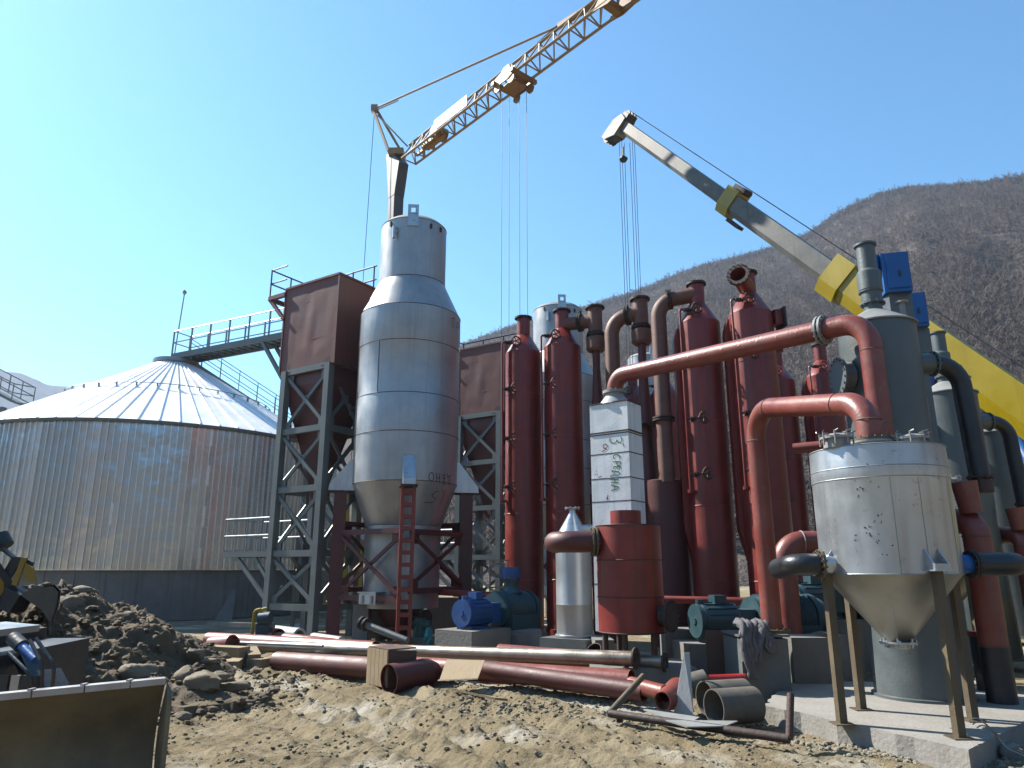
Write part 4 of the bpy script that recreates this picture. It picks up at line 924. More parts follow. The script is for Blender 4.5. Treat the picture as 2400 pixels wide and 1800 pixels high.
    c = V(n0.x, n0.y, HT); mb = MB(); mb.cyl(c - V(0,0,.02), c + V(0,0,.085), .17, 24); mb.cyl(c + V(0,0,.085), c + V(0,0,.108), .23, 28); mb.build('top_nozzle', M_lid, t)
    z = Z(1322, 8.2); mb = MB(); a = o + V(-r+.03, -.12, z); mb.cyl(a, a + V(-.14, .0, 0), .10, 24); mb.build('left_nozzle', M_hopper, t)
    mb = MB(); mb.flange(a + V(-.14, 0, 0), V(1,0,0), .155, .022, 14); mb.build('left_flange', M_rustleg, t)
    a = o + V(r-.03, -.1, z+.0); mb = MB(); mb.cyl(a, a + V(.16, 0, 0), .10, 24); mb.build('right_nozzle', M_blue, t)
    mb = MB(); mb.flange(a + V(.17, 0, 0), V(1,0,0), .15, .022, 14); mb.flange(a + V(.2, 0, 0), V(1,0,0), .15, .022, 14); mb.build('right_flange', M_flange, t)
    return t
hp = make_hopper(); hp2 = copy_tree(hp, None, V(2.72, 3.95, 0), 'second cone-bottomed tank directly behind the near one')
zn = Z(1322, 8.2)
t = thing('hose_pipe', 'black stub pipe bending back from the left side of the cone tank', 'pipe', (3.1, 8.1, zn), 'black stub pipes'); p = HC + V(-.83, -.12, zn); mb = MB(); mb.tube(round_path([p, p + V(-.24,0,0), p + V(-.22,.6,-.05)], .16, 8), .115, 20); mb.build('pipe', M_black, t)
p = HC + V(.89, -.1, zn); t = thing('hose_pipe', 'black pipe running right from the cone tank across the red standpipe', 'pipe', tuple(p), 'black stub pipes'); mb = MB(); mb.tube(round_path([p, p + V(.50,.0,0), p + V(.62,.8,0)], .22, 8), .122, 20); mb.build('pipe', M_black, t)
t = thing('red_elbow', 'thick red elbow pipe behind the left edge of the cone tank', 'pipe', (3.8, 9.6, 0)); z = Z(1272, 12.6)
q = [V(6.3, 12.6, z), V(P(1834, 1275, 12.6).x, 12.6, z), V(P(1834, 1275, 12.6).x, 12.62, -.05)]; mb = MB(); mb.tube(round_path(q, .34, 9), .195, 24); mb.build('pipe', M_pipe, t)
for cc, nn in ((q[1] + V(.32,0,0), V(1,0,0)), (q[1] + V(0,.005,-.36), UPZ)): mb = MB(); mb.torus(cc, nn, .196, .011, 28, 5); mb.build('white_weld', M_lid, t)

# ================= grey tanks with stacks
def make_grey():
    o = V(5.2, 9.85, 0); t = thing('grey_tank', 'tall grey painted tank with a stepped stack, behind the near cone tank', 'tank', tuple(o), 'tall grey tanks'); r = .51
    zs = Z(770, 9.85)
    mb = MB(); mb.lathe(o, [(r+.09, .15), (r+.09, .18), (r+.055, .19), (r, 2.4), (r, zs)], 64); mb.build('shell', M_grey, t)
    mb = MB(); mb.lathe(o, [(r+.03, zs-.01), (r+.03, zs+.01), (.14, zs+.26)], 48); mb.build('cone_lid', M_lid, t)
    z = lambda y: Z(y, 9.85)
    mb = MB(); mb.lathe(o, [(.126, zs+.2), (.126, z(711)), (.138, z(710)), (.14, z(687)), (.162, z(681)), (.164, z(641)), (.128, z(634)), (.126, z(578))], 32); mb.build('stack', M_grey, t, 14)
    mb = MB(); mb.flange(o + V(0,0,z(576)), UPZ, .155, .03, 0); mb.flange(o + V(0,0,z(713)), UPZ, .17, .02, 10); mb.flange(o + V(0,0,z(685)), UPZ, .166, .015, 0); mb.build('stack_flanges', M_grey, t)
    c = o + V(.28, -.25, zs+.08); mb = MB(); mb.cyl(c, c + V(0,0,.22), .04, 12); mb.cyl(c + V(0,0,.21), c + V(0,0,.235), .085, 16); mb.build('vent', M_lid, t)
    zf = Z(885, 9.8); a = o + V(-r+.02, -.1, zf); mb = MB(); mb.cyl(a, a + V(-.16, 0, 0), .2, 28); mb.build('side_nozzle', M_grey, t); mb = MB(); mb.flange(a + V(-.17,0,0), V(1,0,0), .27, .03, 16); mb.build('blind_flange', M_grey, t)
    zf = Z(853, 9.8); a = o + V(r-.04, -.05, zf); mb = MB(); mb.cyl(a, a + V(.22, 0, 0), .15, 24); mb.flange(a + V(.24, 0, 0), V(1,0,0), .18, .02, 14); mb.build('right_nozzle', M_grey, t)
    return t, a + V(.25, 0, 0)
gt, gn = make_grey(); GO = V(3.4, 4.1, 0)
copy_tree(gt, None, GO, 'second grey tank in the row, dark shaft right of the near grey tank'); copy_tree(gt, None, GO*2.05, 'third grey tank at the far right of the row')
copy_tree(gt, None, GO*3.1, 'fourth and farthest grey tank, mostly hidden')
def make_black():
    t = thing('black_downpipe', 'thick black pipe bending over and down beside the near grey tank', 'pipe', tuple(gn), 'black downpipes of the grey tanks')
    x = P(2268, 1000, 9.75).x; path = round_path([gn, V(x+.03, gn.y, gn.z), V(x+.06, gn.y-.05, 2.75)], .33, 10); mb = MB(); mb.tube(path, .125, 22); mb.build('pipe', M_black, t)
    e = V(x+.06, gn.y-.05, 2.85); mb = MB(); mb.tube([e, e - V(0,0,.15)], .14, 22); mb.flange(e + V(0,0,.05), UPZ, .165, .02, 10); mb.build('coupling', M_rust, t)
    return t, e
bd, be = make_black(); copy_tree(bd, None, GO, 'second black downpipe, behind the near one'); copy_tree(bd, None, GO*2.05, 'third black downpipe at the far right')
def make_standpipe():
    x, y = 5.9, 9.4; t = thing('standpipe', 'red standpipe with a black foot right of the cone tank', 'pipe', (x, y, 0), 'red standpipes with black feet')
    zt = Z(1222, 9.3); mb = MB(); mb.tube(round_path([V(x, y, .78), V(x, y, zt), V(x-.08, y+.65, zt+.06)], .2, 8), .162, 24); mb.build('pipe', M_pipe, t)
    mb = MB(); mb.tube([V(x-.02, y-.0, 2.4), V(x-.06, y+.0, 2.8)], [.13, .15], 20); mb.build('reducer', M_pipe, t)
    mb = MB(); mb.cyl(V(x, y, -.06), V(x, y, .78), .165, 24); mb.build('foot', M_black, t)
    for zz in (.79, zt-.18): mb = MB(); mb.torus(V(x, y, zz), UPZ, .164, .009, 24, 5); mb.build('weld_bead', M_rustleg, t)
    return t
sp = make_standpipe(); copy_tree(sp, None, GO, 'second red standpipe, farther along the right edge'); copy_tree(sp, None, GO*2.0, 'third red standpipe, far right in the row')
# small red-topped black post pipe
t = thing('post_pipe', 'thin black pipe post with a red cap beside the red standpipe', 'pipe post', (6.0, 10.2, 0)); p = P(2287, 1480, 10.3); mb = MB(); mb.cyl(V(p.x, p.y, -.05), V(p.x, p.y, p.z-.06), .085, 16); mb.build('pipe', M_black, t); mb = MB(); mb.cyl(V(p.x, p.y, p.z-.06), V(p.x, p.y, p.z), .11, 16); mb.build('cap', M_redbright, t)
# blue control cabinets on posts
def cabinet(c, label, h=.85, w=.42, rot=-.25):
    t = thing('control_cabinet', label, 'cabinet', (c[0], c[1], 0), 'blue control cabinets on grey posts'); c = Vector(c)
    M = Matrix.Rotation(rot, 3, 'Z'); mb = MB(); mb.box(c + V(0,0,h/2), (w, .5, h), M=M); mb.build('body', M_blue, t)
    mb = MB(); mb.box(c + M @ V(.02, -.262, h*.52), (w*.78, .02, h*.86), M=M); mb.build('door', M_blue, t)
    mb = MB(); mb.box(c + M @ V(w*.1, -.28, h*.45), (.03, .03, .09), M=M); mb.build('handle', M_rope, t)
    mb = MB(); a = c + M @ V(-w*.5, -.2, h); mb.prism([a, a + M @ V(-.16, -.06, .0), a + M @ V(-.04, 0, -.35)], M @ V(0, .35, 0)); mb.build('side_hood', M_blue, t)
    mb = MB(); mb.beam(c + V(0,0,-.45), c, .36, .3); mb.beam(V(c.x, c.y, -.1), c + V(0,0,-.4), .2, .2); mb.build('post', M_grey, t)
    return t
cabinet(P(2098, 696, 10.9), 'blue cabinet high beside the stack of the near grey tank', .66, .40)
cabinet(P(2143, 775, 12.2), 'blue cabinet just below and right of the highest one', .62, .36)
cabinet(P(2222, 912, 15.0), 'small blue cabinet seen under the bend of the black pipe', .45, .5)

# ================= drum, silver vessels
def red_drum():
    o = V(P(1478, 1400, 11.6).x, 11.6, 0); t = thing('red_drum', 'short wide red steel drum on small legs in front of the white duct', 'drum', tuple(o)); r = .50
    zt, zb = Z(1232, 11.6), Z(1482, 11.6)
    mb = MB(); mb.lathe(o, [(r, zb), (r, zt)], 64); mb.build('shell', M_red, t)
    for y in (1313, 1398, 1480, 1233): mb = MB(); mb.torus(o + V(0,0,Z(y, 11.6)), (0,0,1), r+.002, .009, 64, 5); mb.build('weld_ring', M_flange, t)
    mb = MB(); mb.lathe(o + V(-.03, 0, 0), [(.24, zt), (.24, Z(1198, 11.6))], 36); mb.build('collar', M_red, t)
    for a in (.5, 1.9, 3.3, 4.3, 5.4): mb = MB(); p = o + V(math.cos(a)*.42, math.sin(a)*.42, 0); mb.cyl(p + V(0,0,.28), p + V(0,0,zb+.06), .045, 12); mb.build('leg', M_rust, t)
    mb = MB(); p = o + V(.40, -.32, Z(1442, 11.4)); d = V(.75, -.6, 0); mb.cyl(p, p + d*.14, .15, 24); mb.flange(p + d*.16, d, .23, .04, 16); mb.build('side_flange', M_flange, t)
    return t, o
rd, RO = red_drum()
mb = MB(); mb.box(RO + V(.1, .15, .1), (1.5, 1.2, .44), .0); solo(mb, 'concrete_block', M_concdark, 'low concrete plinth under the red drum', 'concrete block', 'concrete machine blocks')
z = Z(1270, 11.6); t = thing('side_pipe', 'fat dark red pipe leaving the drum to the left and curling back', 'pipe', tuple(RO + V(-.9, 0, z))); a = RO + V(-.46, -.05, z); mb = MB(); mb.tube(round_path([a, a + V(-.72, 0, 0), a + V(-.66, .5, 0)], .3, 9), .165, 24); mb.build('pipe', M_reddark, t)
mb = MB(); mb.flange(a + V(-.10,0,0), V(1,0,0), .225, .03, 16); mb.flange(a + V(-.05,0,0), V(1,0,0), .225, .03, 16); mb.build('flange_pair', M_rustleg, t)
def silver(o, label, k=1.0):
    o = Vector(o); t = thing('silver_vessel', label, 'vessel', tuple(o), 'slim silver vessels with cone tops'); zb = .52; r = .335*k
    zt, zc, zf = Z(1245, 14), Z(1216, 14), Z(1210, 14)
    mb = MB(); mb.lathe(o, [(r+.03, zb), (r+.03, zb+.03), (r, zb+.04), (r, zb+.55), (r+.006, zb+.56), (r, zb+.58), (r, zt-.12)], 48); mb.build('shell', M_steel, t)
    mb = MB(); mb.lathe(o, [(r, zt-.12), (.06, zc+.12), (.06, zf+.14)], 40); mb.build('cone_top', M_hopper, t, 50)
    mb = MB(); mb.flange(o + V(0,0,zf+.15), UPZ, .15, .02, 8); mb.build('top_flange', M_galv, t)
    mb = MB(); a = o + V(.14, -.1, zt+.02); mb.cyl(a, a + V(.38, -.05, 0), .095, 20); mb.flange(a + V(.3, -.04, 0), V(1,-.1,0), .14, .02, 10); mb.flange(a + V(.36, -.045, 0), V(1,-.1,0), .14, .02, 10); mb.build('nozzle', M_steel, t)
    return t
S1 = V(P(1345, 1350, 14).x, 14.0, 0)
sv = silver(S1, 'silver vessel with a cone top on a concrete block left of the red drum')
copy_tree(sv, None, V(P(1622, 1300, 19.6).x - S1.x, 5.6, 0), 'slim silver vessel half hidden left of the middle red column')
mb = MB(); mb.box(S1 + V(0, 0, .255), (.95, .95, .51), ROT); solo(mb, 'concrete_block', M_blockgrey, 'grey block under the silver vessel', 'concrete block', 'concrete machine blocks')

# ================= blowers
def make_blower():
    o = V(0, 0, 0); t = thing('blower', 'near blue motor and teal blower on concrete blocks in front of the leftmost red column', 'blower', (0, 0, 0), 'motor driven blowers')
    ax = V(.62, .785, 0)                          # shaft axis
    mb = MB(); mb.cyl(o, o + ax*.62, .28, 28); mb.cyl(o - ax*.09, o, .27, 28); mb.cyl(o - ax*.11, o - ax*.09, .06, 12)
    mb.build('motor', M_motor, t)
    mb = MB()
    for k in range(16):
        a = 2*math.pi*k/16; sx, u = frame(ax); e = (sx*math.cos(a) + u*math.sin(a)); mb.beam(o + ax*.05 + e*.285, o + ax*.58 + e*.285, .015, .03, up=e)
    mb.build('cooling_fins', M_motor, t)
    mb = MB(); mb.box(o + ax*.35 + V(0,0,.33), (.22, .22, .16), math.atan2(ax.y, ax.x)); mb.cyl(o + ax*.02 + V(0,0,.26), o + ax*.02 + V(0,0,.34), .07, 12); mb.build('terminal_box', M_motor, t)
    mb = MB(); mb.cyl(o + ax*.62, o + ax*.95, .16, 20); mb.box(o + ax*.78 - V(0,0,.02), (.3, .42, .4), math.atan2(ax.y, ax.x)); mb.build('coupling_guard', M_motor, t)
    b = o + ax*.95 + V(0,0,.02); mb = MB(); sx, u = frame(ax)
    for k, (r, l0, l1) in enumerate(((.36, 0, .12), (.40, .12, .22), (.36, .22, 1.05), (.40, 1.05, 1.15), (.33, 1.15, 1.3))): mb.cyl(b + ax*l0, b + ax*l1, r, 28)
    mb.box(b + ax*.62 - V(0,0,.28), (.95, .8, .36), math.atan2(ax.y, ax.x)); mb.build('housing', M_teal, t)
    mb = MB()
    for k in range(13): mb.torus(b + ax*(.26 + k*.062), ax, .365, .02, 28, 5)
    for s in (-1, 1):
        p = b + ax*.1 + sx*(.2*s) - V(0,0,.12); mb.cyl(p - ax*.04, p, .13, 18)
    mb.build('ribs', M_teal, t)
    n = b + ax*.6 + V(0,0,.35); mb = MB(); mb.lathe(n, [(.24, 0), (.16, .12), (.16, .22), (.2, .3)], 24); mb.flange(n + V(0,0,.3), UPZ, .22, .03, 10); mb.build('outlet_neck', M_teal, t)
    mb = MB(); mb.cyl(n + V(0,0,.33), n + V(0,0,.55), .215, 28); mb.build('silencer_ring', M_motor, t)
    mb = MB(); mb.box(o + ax*.3 - V(0,0,.29), (.6, .4, .06), math.atan2(ax.y, ax.x)); mb.build('motor_feet', M_motor, t)
    return t
b1 = make_blower(); p = P(1088, 1437, 15.6); b1.location = p; bz = p.z
a_ = math.atan2(.785, .62)
mb = MB(); mb.box(V(p.x + .18, p.y + .26, (bz-.32)/2 - .02), (1.25, 1.0, bz-.28), a_); solo(mb, 'concrete_block', M_conc, 'pale concrete block under the near blue motor', 'concrete block', 'concrete machine blocks')
mb = MB(); mb.box(V(p.x + 1.0, p.y + 1.1, (bz-.44)/2 - .02), (.98, 1.15, bz-.42), a_); solo(mb, 'concrete_block', M_conc, 'concrete block under the near teal blower housing', 'concrete block', 'concrete machine blocks')
b2 = copy_tree(b1, None, None, 'teal blower behind the stacked pipes, between the red drum and the red pipe'); p2 = P(1640, 1455, 12.7); b2.location = p2
for ch in b2.children:
    if ch.name.startswith(('motor', 'cooling', 'terminal', 'coupling', 'silencer')): ch.data = ch.data.copy(); ch.data.materials[0] = M_teal
b2.rotation_euler = (0, 0, R(-38)); 
mb = MB(); mb.box(V(p2.x + .8, p2.y + .25, (p2.z-.36)/2), (2.3, 1.0, p2.z-.32), .1); solo(mb, 'concrete_block', M_concdark, 'concrete block under the middle teal blower', 'concrete block', 'concrete machine blocks')
b3 = copy_tree(b2, None, None, 'dark teal blower in the shade left of the cone tank legs'); p3 = P(1868, 1405, 13.6); b3.location = p3
mb = MB(); mb.box(V(p3.x + .8, p3.y + .3, (p3.z-.36)/2), (2.3, 1.0, p3.z-.32), .1); solo(mb, 'concrete_block', M_concdark, 'concrete block under the shaded teal blower', 'concrete block', 'concrete machine blocks')
# ================= blocks, slab and small structure on the ground
t = thing('jacket_block', 'painted grey block carrying the foot of the shorter red pipe', 'machine block', (3.6, 10.5, 0))
zt = .84; xa, xb = P(1737, 1560, 10.25).x, P(1850, 1560, 10.25).x; mb = MB(); mb.box(V((xa+xb)/2, 10.62, zt/2 - .04), (xb-xa, .75, zt), .03); mb.build('block', M_blockgrey, t)
mb = MB(); mb.box(V((xa+xb)/2, 10.62, zt+.0), (xb-xa+.05, .8, .03), .03); mb.build('cap_plate', M_blockgrey, t)
mb = MB(); x0 = P(1860, 1560, 10.9).x; x1 = P(1945, 1560, 10.9).x; mb.box(V((x0+x1)/2, 11.2, .36), (x1-x0, .6, .80), .0); solo(mb, 'concrete_block', M_conc, 'square concrete block between the grey block and the cone tank legs', 'concrete block', 'concrete machine blocks')
mb = MB(); x0 = P(1838, 1500, 12.4).x; x1 = P(2010, 1500, 12.4).x; mb.prism([V(x0,12.4,-.1), V(x1,12.4,-.1), V(x1,12.4,.80), V(x0+.9,12.4,.66), V(x0+.5,12.4,.72), V(x0+.05,12.4,.55)], V(.2,.25,0)); solo(mb, 'broken_wall', M_conc, 'broken concrete kerb wall behind the jacket block', 'concrete wall')
mb = MB(); x0 = P(1655, 1520, 11.3).x; x1 = P(1740, 1520, 11.3).x; mb.box(V((x0+x1)/2, 11.3, .40), (x1-x0, .04, .85), .02); solo(mb, 'brown_board', M_wooddark, 'upright brown board left of the jacket block', 'board')
mb = MB(); c = [G(1870,1650,.15), G(1835,1600,.15)]
poly = [G(1790,1652,.15), G(2268,1757,.15), G(2303,1740,.15), V(6.4, 9.2, .15), V(6.9, 11.2, .15), V(3.9, 11.0, .15)]
rg = random.Random(4); pts = []
for i in range(len(poly)):
    a, b = poly[i], poly[(i+1)%len(poly)]; n = 14 if i in (0, 1, 5) else 3
    for k in range(n): q = a.lerp(b, k/n); w = .035 if i in (0, 5) else .012; pts.append(q + V(rg.uniform(-w, w), rg.uniform(-w, w), 0))
mb.prism([p - V(0,0,.33) for p in pts], V(0,0,.33)); s_ = mb.build('slab', M_slab, None, 0); s_['kind'] = 'structure'; s_['label'] = 'pale concrete slab under the cone tank'
# walls and kerbs seen between the legs
def block(x0, x1, y0, Y, h, label, mat=None, dep=.5, name='concrete_block', cat='concrete block', g='concrete machine blocks'):
    a, b = P(x0, y0, Y), P(x1, y0, Y); mb = MB(); mb.box(V((a.x+b.x)/2, Y+dep/2, h/2-.05), (b.x-a.x, dep, h+.1), 0); return solo(mb, name, mat or M_conc, label, cat, g)
block(826, 862, 1460, 18.9, .85, 'narrow concrete block beside the left leg of the steel vessel')
block(868, 915, 1460, 19.8, .85, 'concrete block behind the outlet of the steel vessel')
block(1000, 1085, 1450, 21.0, .95, 'low concrete wall left of the blue motor', dep=.3, name='concrete_wall', cat='concrete wall', g=None)
block(905, 1035, 1500, 22.5, .55, 'low concrete kerb behind the steel vessel', dep=.3, name='concrete_wall', cat='concrete wall', g=None)
block(1560, 1640, 1500, 13.2, .7, 'dark concrete plinth behind the drum outlet', M_concdark)
block(1395, 1440, 1510, 12.9, .55, 'concrete block under the white duct', M_concdark, dep=.9)
block(1180, 1270, 1500, 16.2, .45, 'low concrete plinth left of the silver vessel', M_concdark)
# thin red header pipes
def rod(a, b, r, name, mat, label, cat, g=None, seg=14, shell=False):
    mb = MB()
    if shell: mb.shell(a, b, r, .012, 28)
    else: mb.cyl(a, b, r, seg)
    return solo(mb, name, mat, label, cat, g)
rod(P(1030, 1388, 19.0), P(1180, 1396, 17.6), .075, 'header_pipe', M_redbright, 'thin red pipe running behind the blue motor', 'pipe', 'thin red header pipes')
rod(P(1556, 1405, 14.6), P(1800, 1410, 14.0), .07, 'header_pipe', M_redbright, 'thin red pipe running behind the middle teal blower', 'pipe', 'thin red header pipes')
rod(P(1850, 1388, 15.0), P(1960, 1392, 14.6), .07, 'header_pipe', M_redbright, 'thin red pipe above the shaded teal blower', 'pipe', 'thin red header pipes')
rod(P(1860, 1052, 21.3), P(1990, 1040, 20.5), .16, 'header_pipe', M_pipe, 'red pipe joining the smaller back column', 'pipe', 'thin red header pipes')
# silver duct run and stair behind the near tower
t = thing('silver_duct', 'horizontal silver pipe with a round end behind the left vessel leg', 'pipe', tuple(P(800, 1265, 23)))
a, b = P(758, 1262, 23), P(880, 1270, 23.4); mb = MB(); mb.cyl(a, b, .27, 24); mb.blob(a, .27, 2, 0, 1, 3); mb.build('pipe', M_steel, t)
mb = MB(); mb.beam(V(a.x+.3, a.y, -.05), V(a.x+.3, a.y, a.z-.2), .12); mb.beam(V(b.x-.3, b.y, -.05), V(b.x-.3, b.y, b.z-.2), .12); mb.box(V(a.x+.5, a.y-.3, a.z-.12), (.5, .04, .4)); mb.build('trestle', M_tower, t)
t2_ = copy_tree(t, None, V(5.9, 3.6, 0), 'horizontal silver pipe glimpsed left of the leftmost red column')
t = thing('steel_stair', 'grey steel stair behind the near lattice tower', 'stair', tuple(P(740, 1400, 22)))
a, b = P(700, 1250, 22.2), P(800, 1455, 21.0); mb = MB(); s = V(.5, .8, 0).normalized()*.7
for q in (0, 1): mb.beam(a + s*q, b + s*q, .05, .2)
mb.build('stringers', M_tower, t); mb = MB()
for k in range(11): p = a.lerp(b, (k+.5)/11); mb.beam(p, p + s, .24, .03)
mb.build('treads', M_galv, t); mb = MB()
for h in (.5, 1.0): mb.tube([a + V(0,0,h), b + V(0,0,h)], .022, 6)
for k in range(5): p = a.lerp(b, k/4); mb.tube([p, p + V(0,0,1)], .02, 6)
mb.beam(V(a.x, a.y, -.05), V(a.x, a.y, a.z), .1); mb.beam(V(a.x+s.x, a.y+s.y, -.05), V(a.x+s.x, a.y+s.y, a.z), .1); mb.build('handrail', M_tower, t)
# wire rack right of the far vessel leg
t = thing('cable_rack', 'pale metal rack hung with coiled cable left of the leftmost red column', 'rack', tuple(P(1165, 1380, 18.6)))
p = P(1148, 1372, 18.4); mb = MB()
for dx in (0, .45): 
    for dy in (0, .4): mb.beam(V(p.x+dx, p.y+dy, -.05), V(p.x+dx, p.y+dy, p.z+.6), .03)
for z in (p.z+.6, p.z+.25, p.z-.05): 
    for dy in (0, .4): mb.beam(V(p.x, p.y+dy, z), V(p.x+.45, p.y+dy, z), .03)
mb.build('frame', M_wood, t); mb = MB()
for k in range(6): mb.torus(V(p.x + .1 + k*.04, p.y-.03 - .01*k, p.z+.36), V(.4, 1, .1*k), .15 + .012*k, .01, 18, 5)
mb.build('coil', M_lid, t)
# outlet pipework low in front of the vessel
t = thing('discharge_pipe', 'grey flanged pipe sloping down across the front leg of the steel vessel', 'pipe', tuple(P(900, 1490, 17.2))); a, b = P(848, 1460, 17.6), P(955, 1502, 17.0); mb = MB(); mb.cyl(a, b, .075, 16); mb.build('pipe', M_grey, t)
mb = MB(); d = b-a; mb.flange(a, d, .15, .04); mb.flange(a + d.normalized()*.12, d, .15, .04); mb.build('flange_pair', M_flange, t); mb = MB(); mb.beam(V(a.x+.2, a.y, -.05), a + V(.2, 0, -.05), .07); mb.beam(V(b.x-.3, b.y, -.05), b + V(-.3, 0, 0), .07); mb.build('prop', M_flange, t)
t = thing('green_pump', 'small dark green pump behind the red ladder-like leg', 'pump', tuple(V(-1.9, 18.4, 0))); p = P(985, 1475, 18.2); mb = MB(); mb.cyl(V(p.x, p.y, .1), V(p.x, p.y, p.z+.25), .2, 20, .13); mb.cyl(V(p.x-.15,p.y,p.z+.1), V(p.x+.25,p.y-.1,p.z+.1), .11, 16); mb.build('body', paint('dark_green_paint', (.02,.10,.06)), t); mb = MB(); mb.box(V(p.x, p.y, .05), (.5, .5, .2)); mb.build('base', M_concdark, t)
mb = MB(); p = P(1004, 1490, 17.6); mb.blob(p, .11, 2, .3, 1.9, 6); mb.cyl(V(p.x,p.y,-.05), p, .05, 8); solo(mb, 'turquoise_bag', paint('turquoise_plastic', (.05,.35,.42)), 'crumpled turquoise bag beside the red front leg', 'bag')
# small engine with a yellow guard at the tower foot
t = thing('pump_engine', 'small teal engine with a yellow tube frame at the foot of the near tower', 'engine', tuple(G(605, 1500, 0))); p = P(607, 1462, 16.6); zb = 0
mb = MB(); mb.tube(round_path([V(p.x-.14,p.y,0), V(p.x-.12,p.y,p.z+.27), V(p.x+.02,p.y,p.z+.30)], .08), .035, 8); mb.tube(round_path([V(p.x-.14,p.y+.4,0), V(p.x-.12,p.y+.4,p.z+.27), V(p.x+.02,p.y+.4,p.z+.30)], .08), .035, 8); mb.build('guard_frame', M_yellow, t)
mb = MB(); mb.cyl(V(p.x,p.y,p.z+.1), V(p.x+.25,p.y-.02,p.z+.12), .14, 18); mb.box(V(p.x+.1,p.y+.15,p.z-.15), (.3,.4,.3)); mb.build('motor', M_teal, t); mb = MB(); mb.box(V(p.x+.05,p.y+.15,(p.z-.25)/2), (.4,.5,p.z-.2)); mb.build('base_box', M_machine, t)

# ================= pipe stack in the foreground
PG = 'loose pipes stacked in front of the plant'
Lp, Rp = P(588, 1514, 15.2), P(1490, 1543, 10.8)
def pipe_thing(a, b, r, mat, label, flange=None, wall=.012, name='loose_pipe', g=PG):
    t = thing(name, label, 'pipe', tuple((Vector(a)+Vector(b))/2), g); mb = MB(); mb.shell(a, b, r, wall, 30); mb.build('pipe', mat, t)
    if flange:
        mb = MB(); d = (Vector(b)-Vector(a)).normalized()
        for c in (flange if isinstance(flange, tuple) else (1,)):
            q = Vector(a) if c == 0 else Vector(b); mb.ring(q - d*.012, q + d*.012, [(0, r*1.5), (1, r*1.5), (1, r-.01), (0, r-.01)])
        mb.build('flange', M_rust, t)
    return t
pipe_thing(Lp, Rp, .098, M_bare, 'long bare steel pipe lying on top of the stack, flange at its right end', (1,))
dd = V(.42, .55, -.02); pipe_thing(Lp + dd*.4, P(1558, 1552, 11.15), .088, M_bare, 'bare pipe behind the top one, only its flanged right end showing', (1,))
pipe_thing(P(497, 1512, 15.6), P(545, 1508, 15.2), .165, M_pipe, 'pinkish open pipe sleeve at the left end of the stack', None, .03)
pipe_thing(P(490, 1500, 16.3), P(880, 1524, 13.9), .16, M_pipe, 'pinkish red pipe at the left of the stack, under the thin rods', None)
capt = pipe_thing(P(612, 1490, 17.0), P(652, 1494, 16.6), .19, M_pipe, 'pinkish sleeve with a red cap beside the white roll', None, .03)
pipe_thing(P(645, 1498, 16.6), P(930, 1532, 14.0), .15, M_pipe, 'pinkish red pipe running from the capped sleeve behind the bare pipe', None)
mb = MB(); p = P(632, 1484, 16.75); mb.blob(p, .13, 2, .05, .5, 3); mb.build('cap', M_redcap, capt)
rod(P(565, 1506, 14.8), P(757, 1514, 13.4), .028, 'thin_rod', M_galv, 'shorter thin grey rod on the left part of the stack', 'rod', 'thin rods on the pipe stack', 10)
rod(P(655, 1494, 15.4), P(866, 1518, 13.6), .02, 'thin_rod', M_galv, 'longer thin rod reaching to the wooden crate', 'rod', 'thin rods on the pipe stack', 10)
pipe_thing(P(640, 1482, 18.4), P(702, 1490, 17.6), .17, M_white, 'white insulated pipe roll beside the tower foot', None, .05)
rod(P(735, 1495, 18.3), P(800, 1505, 17.4), .12, 'white_roll', M_white, 'smaller white roll between the tower foot and the red leg', 'pipe', None)
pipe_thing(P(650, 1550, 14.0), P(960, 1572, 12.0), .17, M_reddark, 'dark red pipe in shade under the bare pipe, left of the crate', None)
pipe_thing(P(940, 1560, 12.6), P(1480, 1597, 10.6), .15, M_pipe, 'red pipe with pale scuffs lying under the long bare pipe', None)
pipe_thing(P(1130, 1568, 11.8), P(1510, 1622, 10.1), .125, M_reddark, 'dark scuffed red pipe lowest at the front of the stack', None)
pipe_thing(P(1170, 1530, 12.6), P(1545, 1562, 11.4), .14, M_pipe, 'pinkish red pipe at the back right of the stack', None)
pipe_thing(P(1480, 1604, 10.35), P(1560, 1625, 9.7), .10, M_pipe, 'short pinkish red pipe stub right of the stack', None)
a = G(905, 1592, .02); a = P(912, 1570, 11.5); b = P(1000, 1560, 12.0)
a.z = gz(a.x, a.y) + .2; b.z = gz(b.x, b.y) + .2
t = thing('short_pipe', 'short wide red pipe piece, its dark open end facing left', 'pipe', tuple((a+b)/2)); mb = MB(); mb.shell(a, b, .215, .012, 32); mb.shell(b, b + (b-a).normalized()*.2, .215, .012, 32, r2=.13); mb.build('pipe', M_reddark, t)
mb = MB(); p = P(1392, 1522, 11.9); d = V(-.35, -.5, .55).normalized(); t = thing('funnel_pipe', 'small black pipe mouth tilted up behind the right end of the stack', 'pipe', tuple(p)); mb.shell(p - d*.3, p, .12, .01, 24); mb.build('pipe', M_flange, t); mb = MB(); mb.cyl(V(p.x - d.x*.3, p.y - d.y*.3, -.05), p - d*.28, .07, 12); mb.build('foot', M_flange, t)
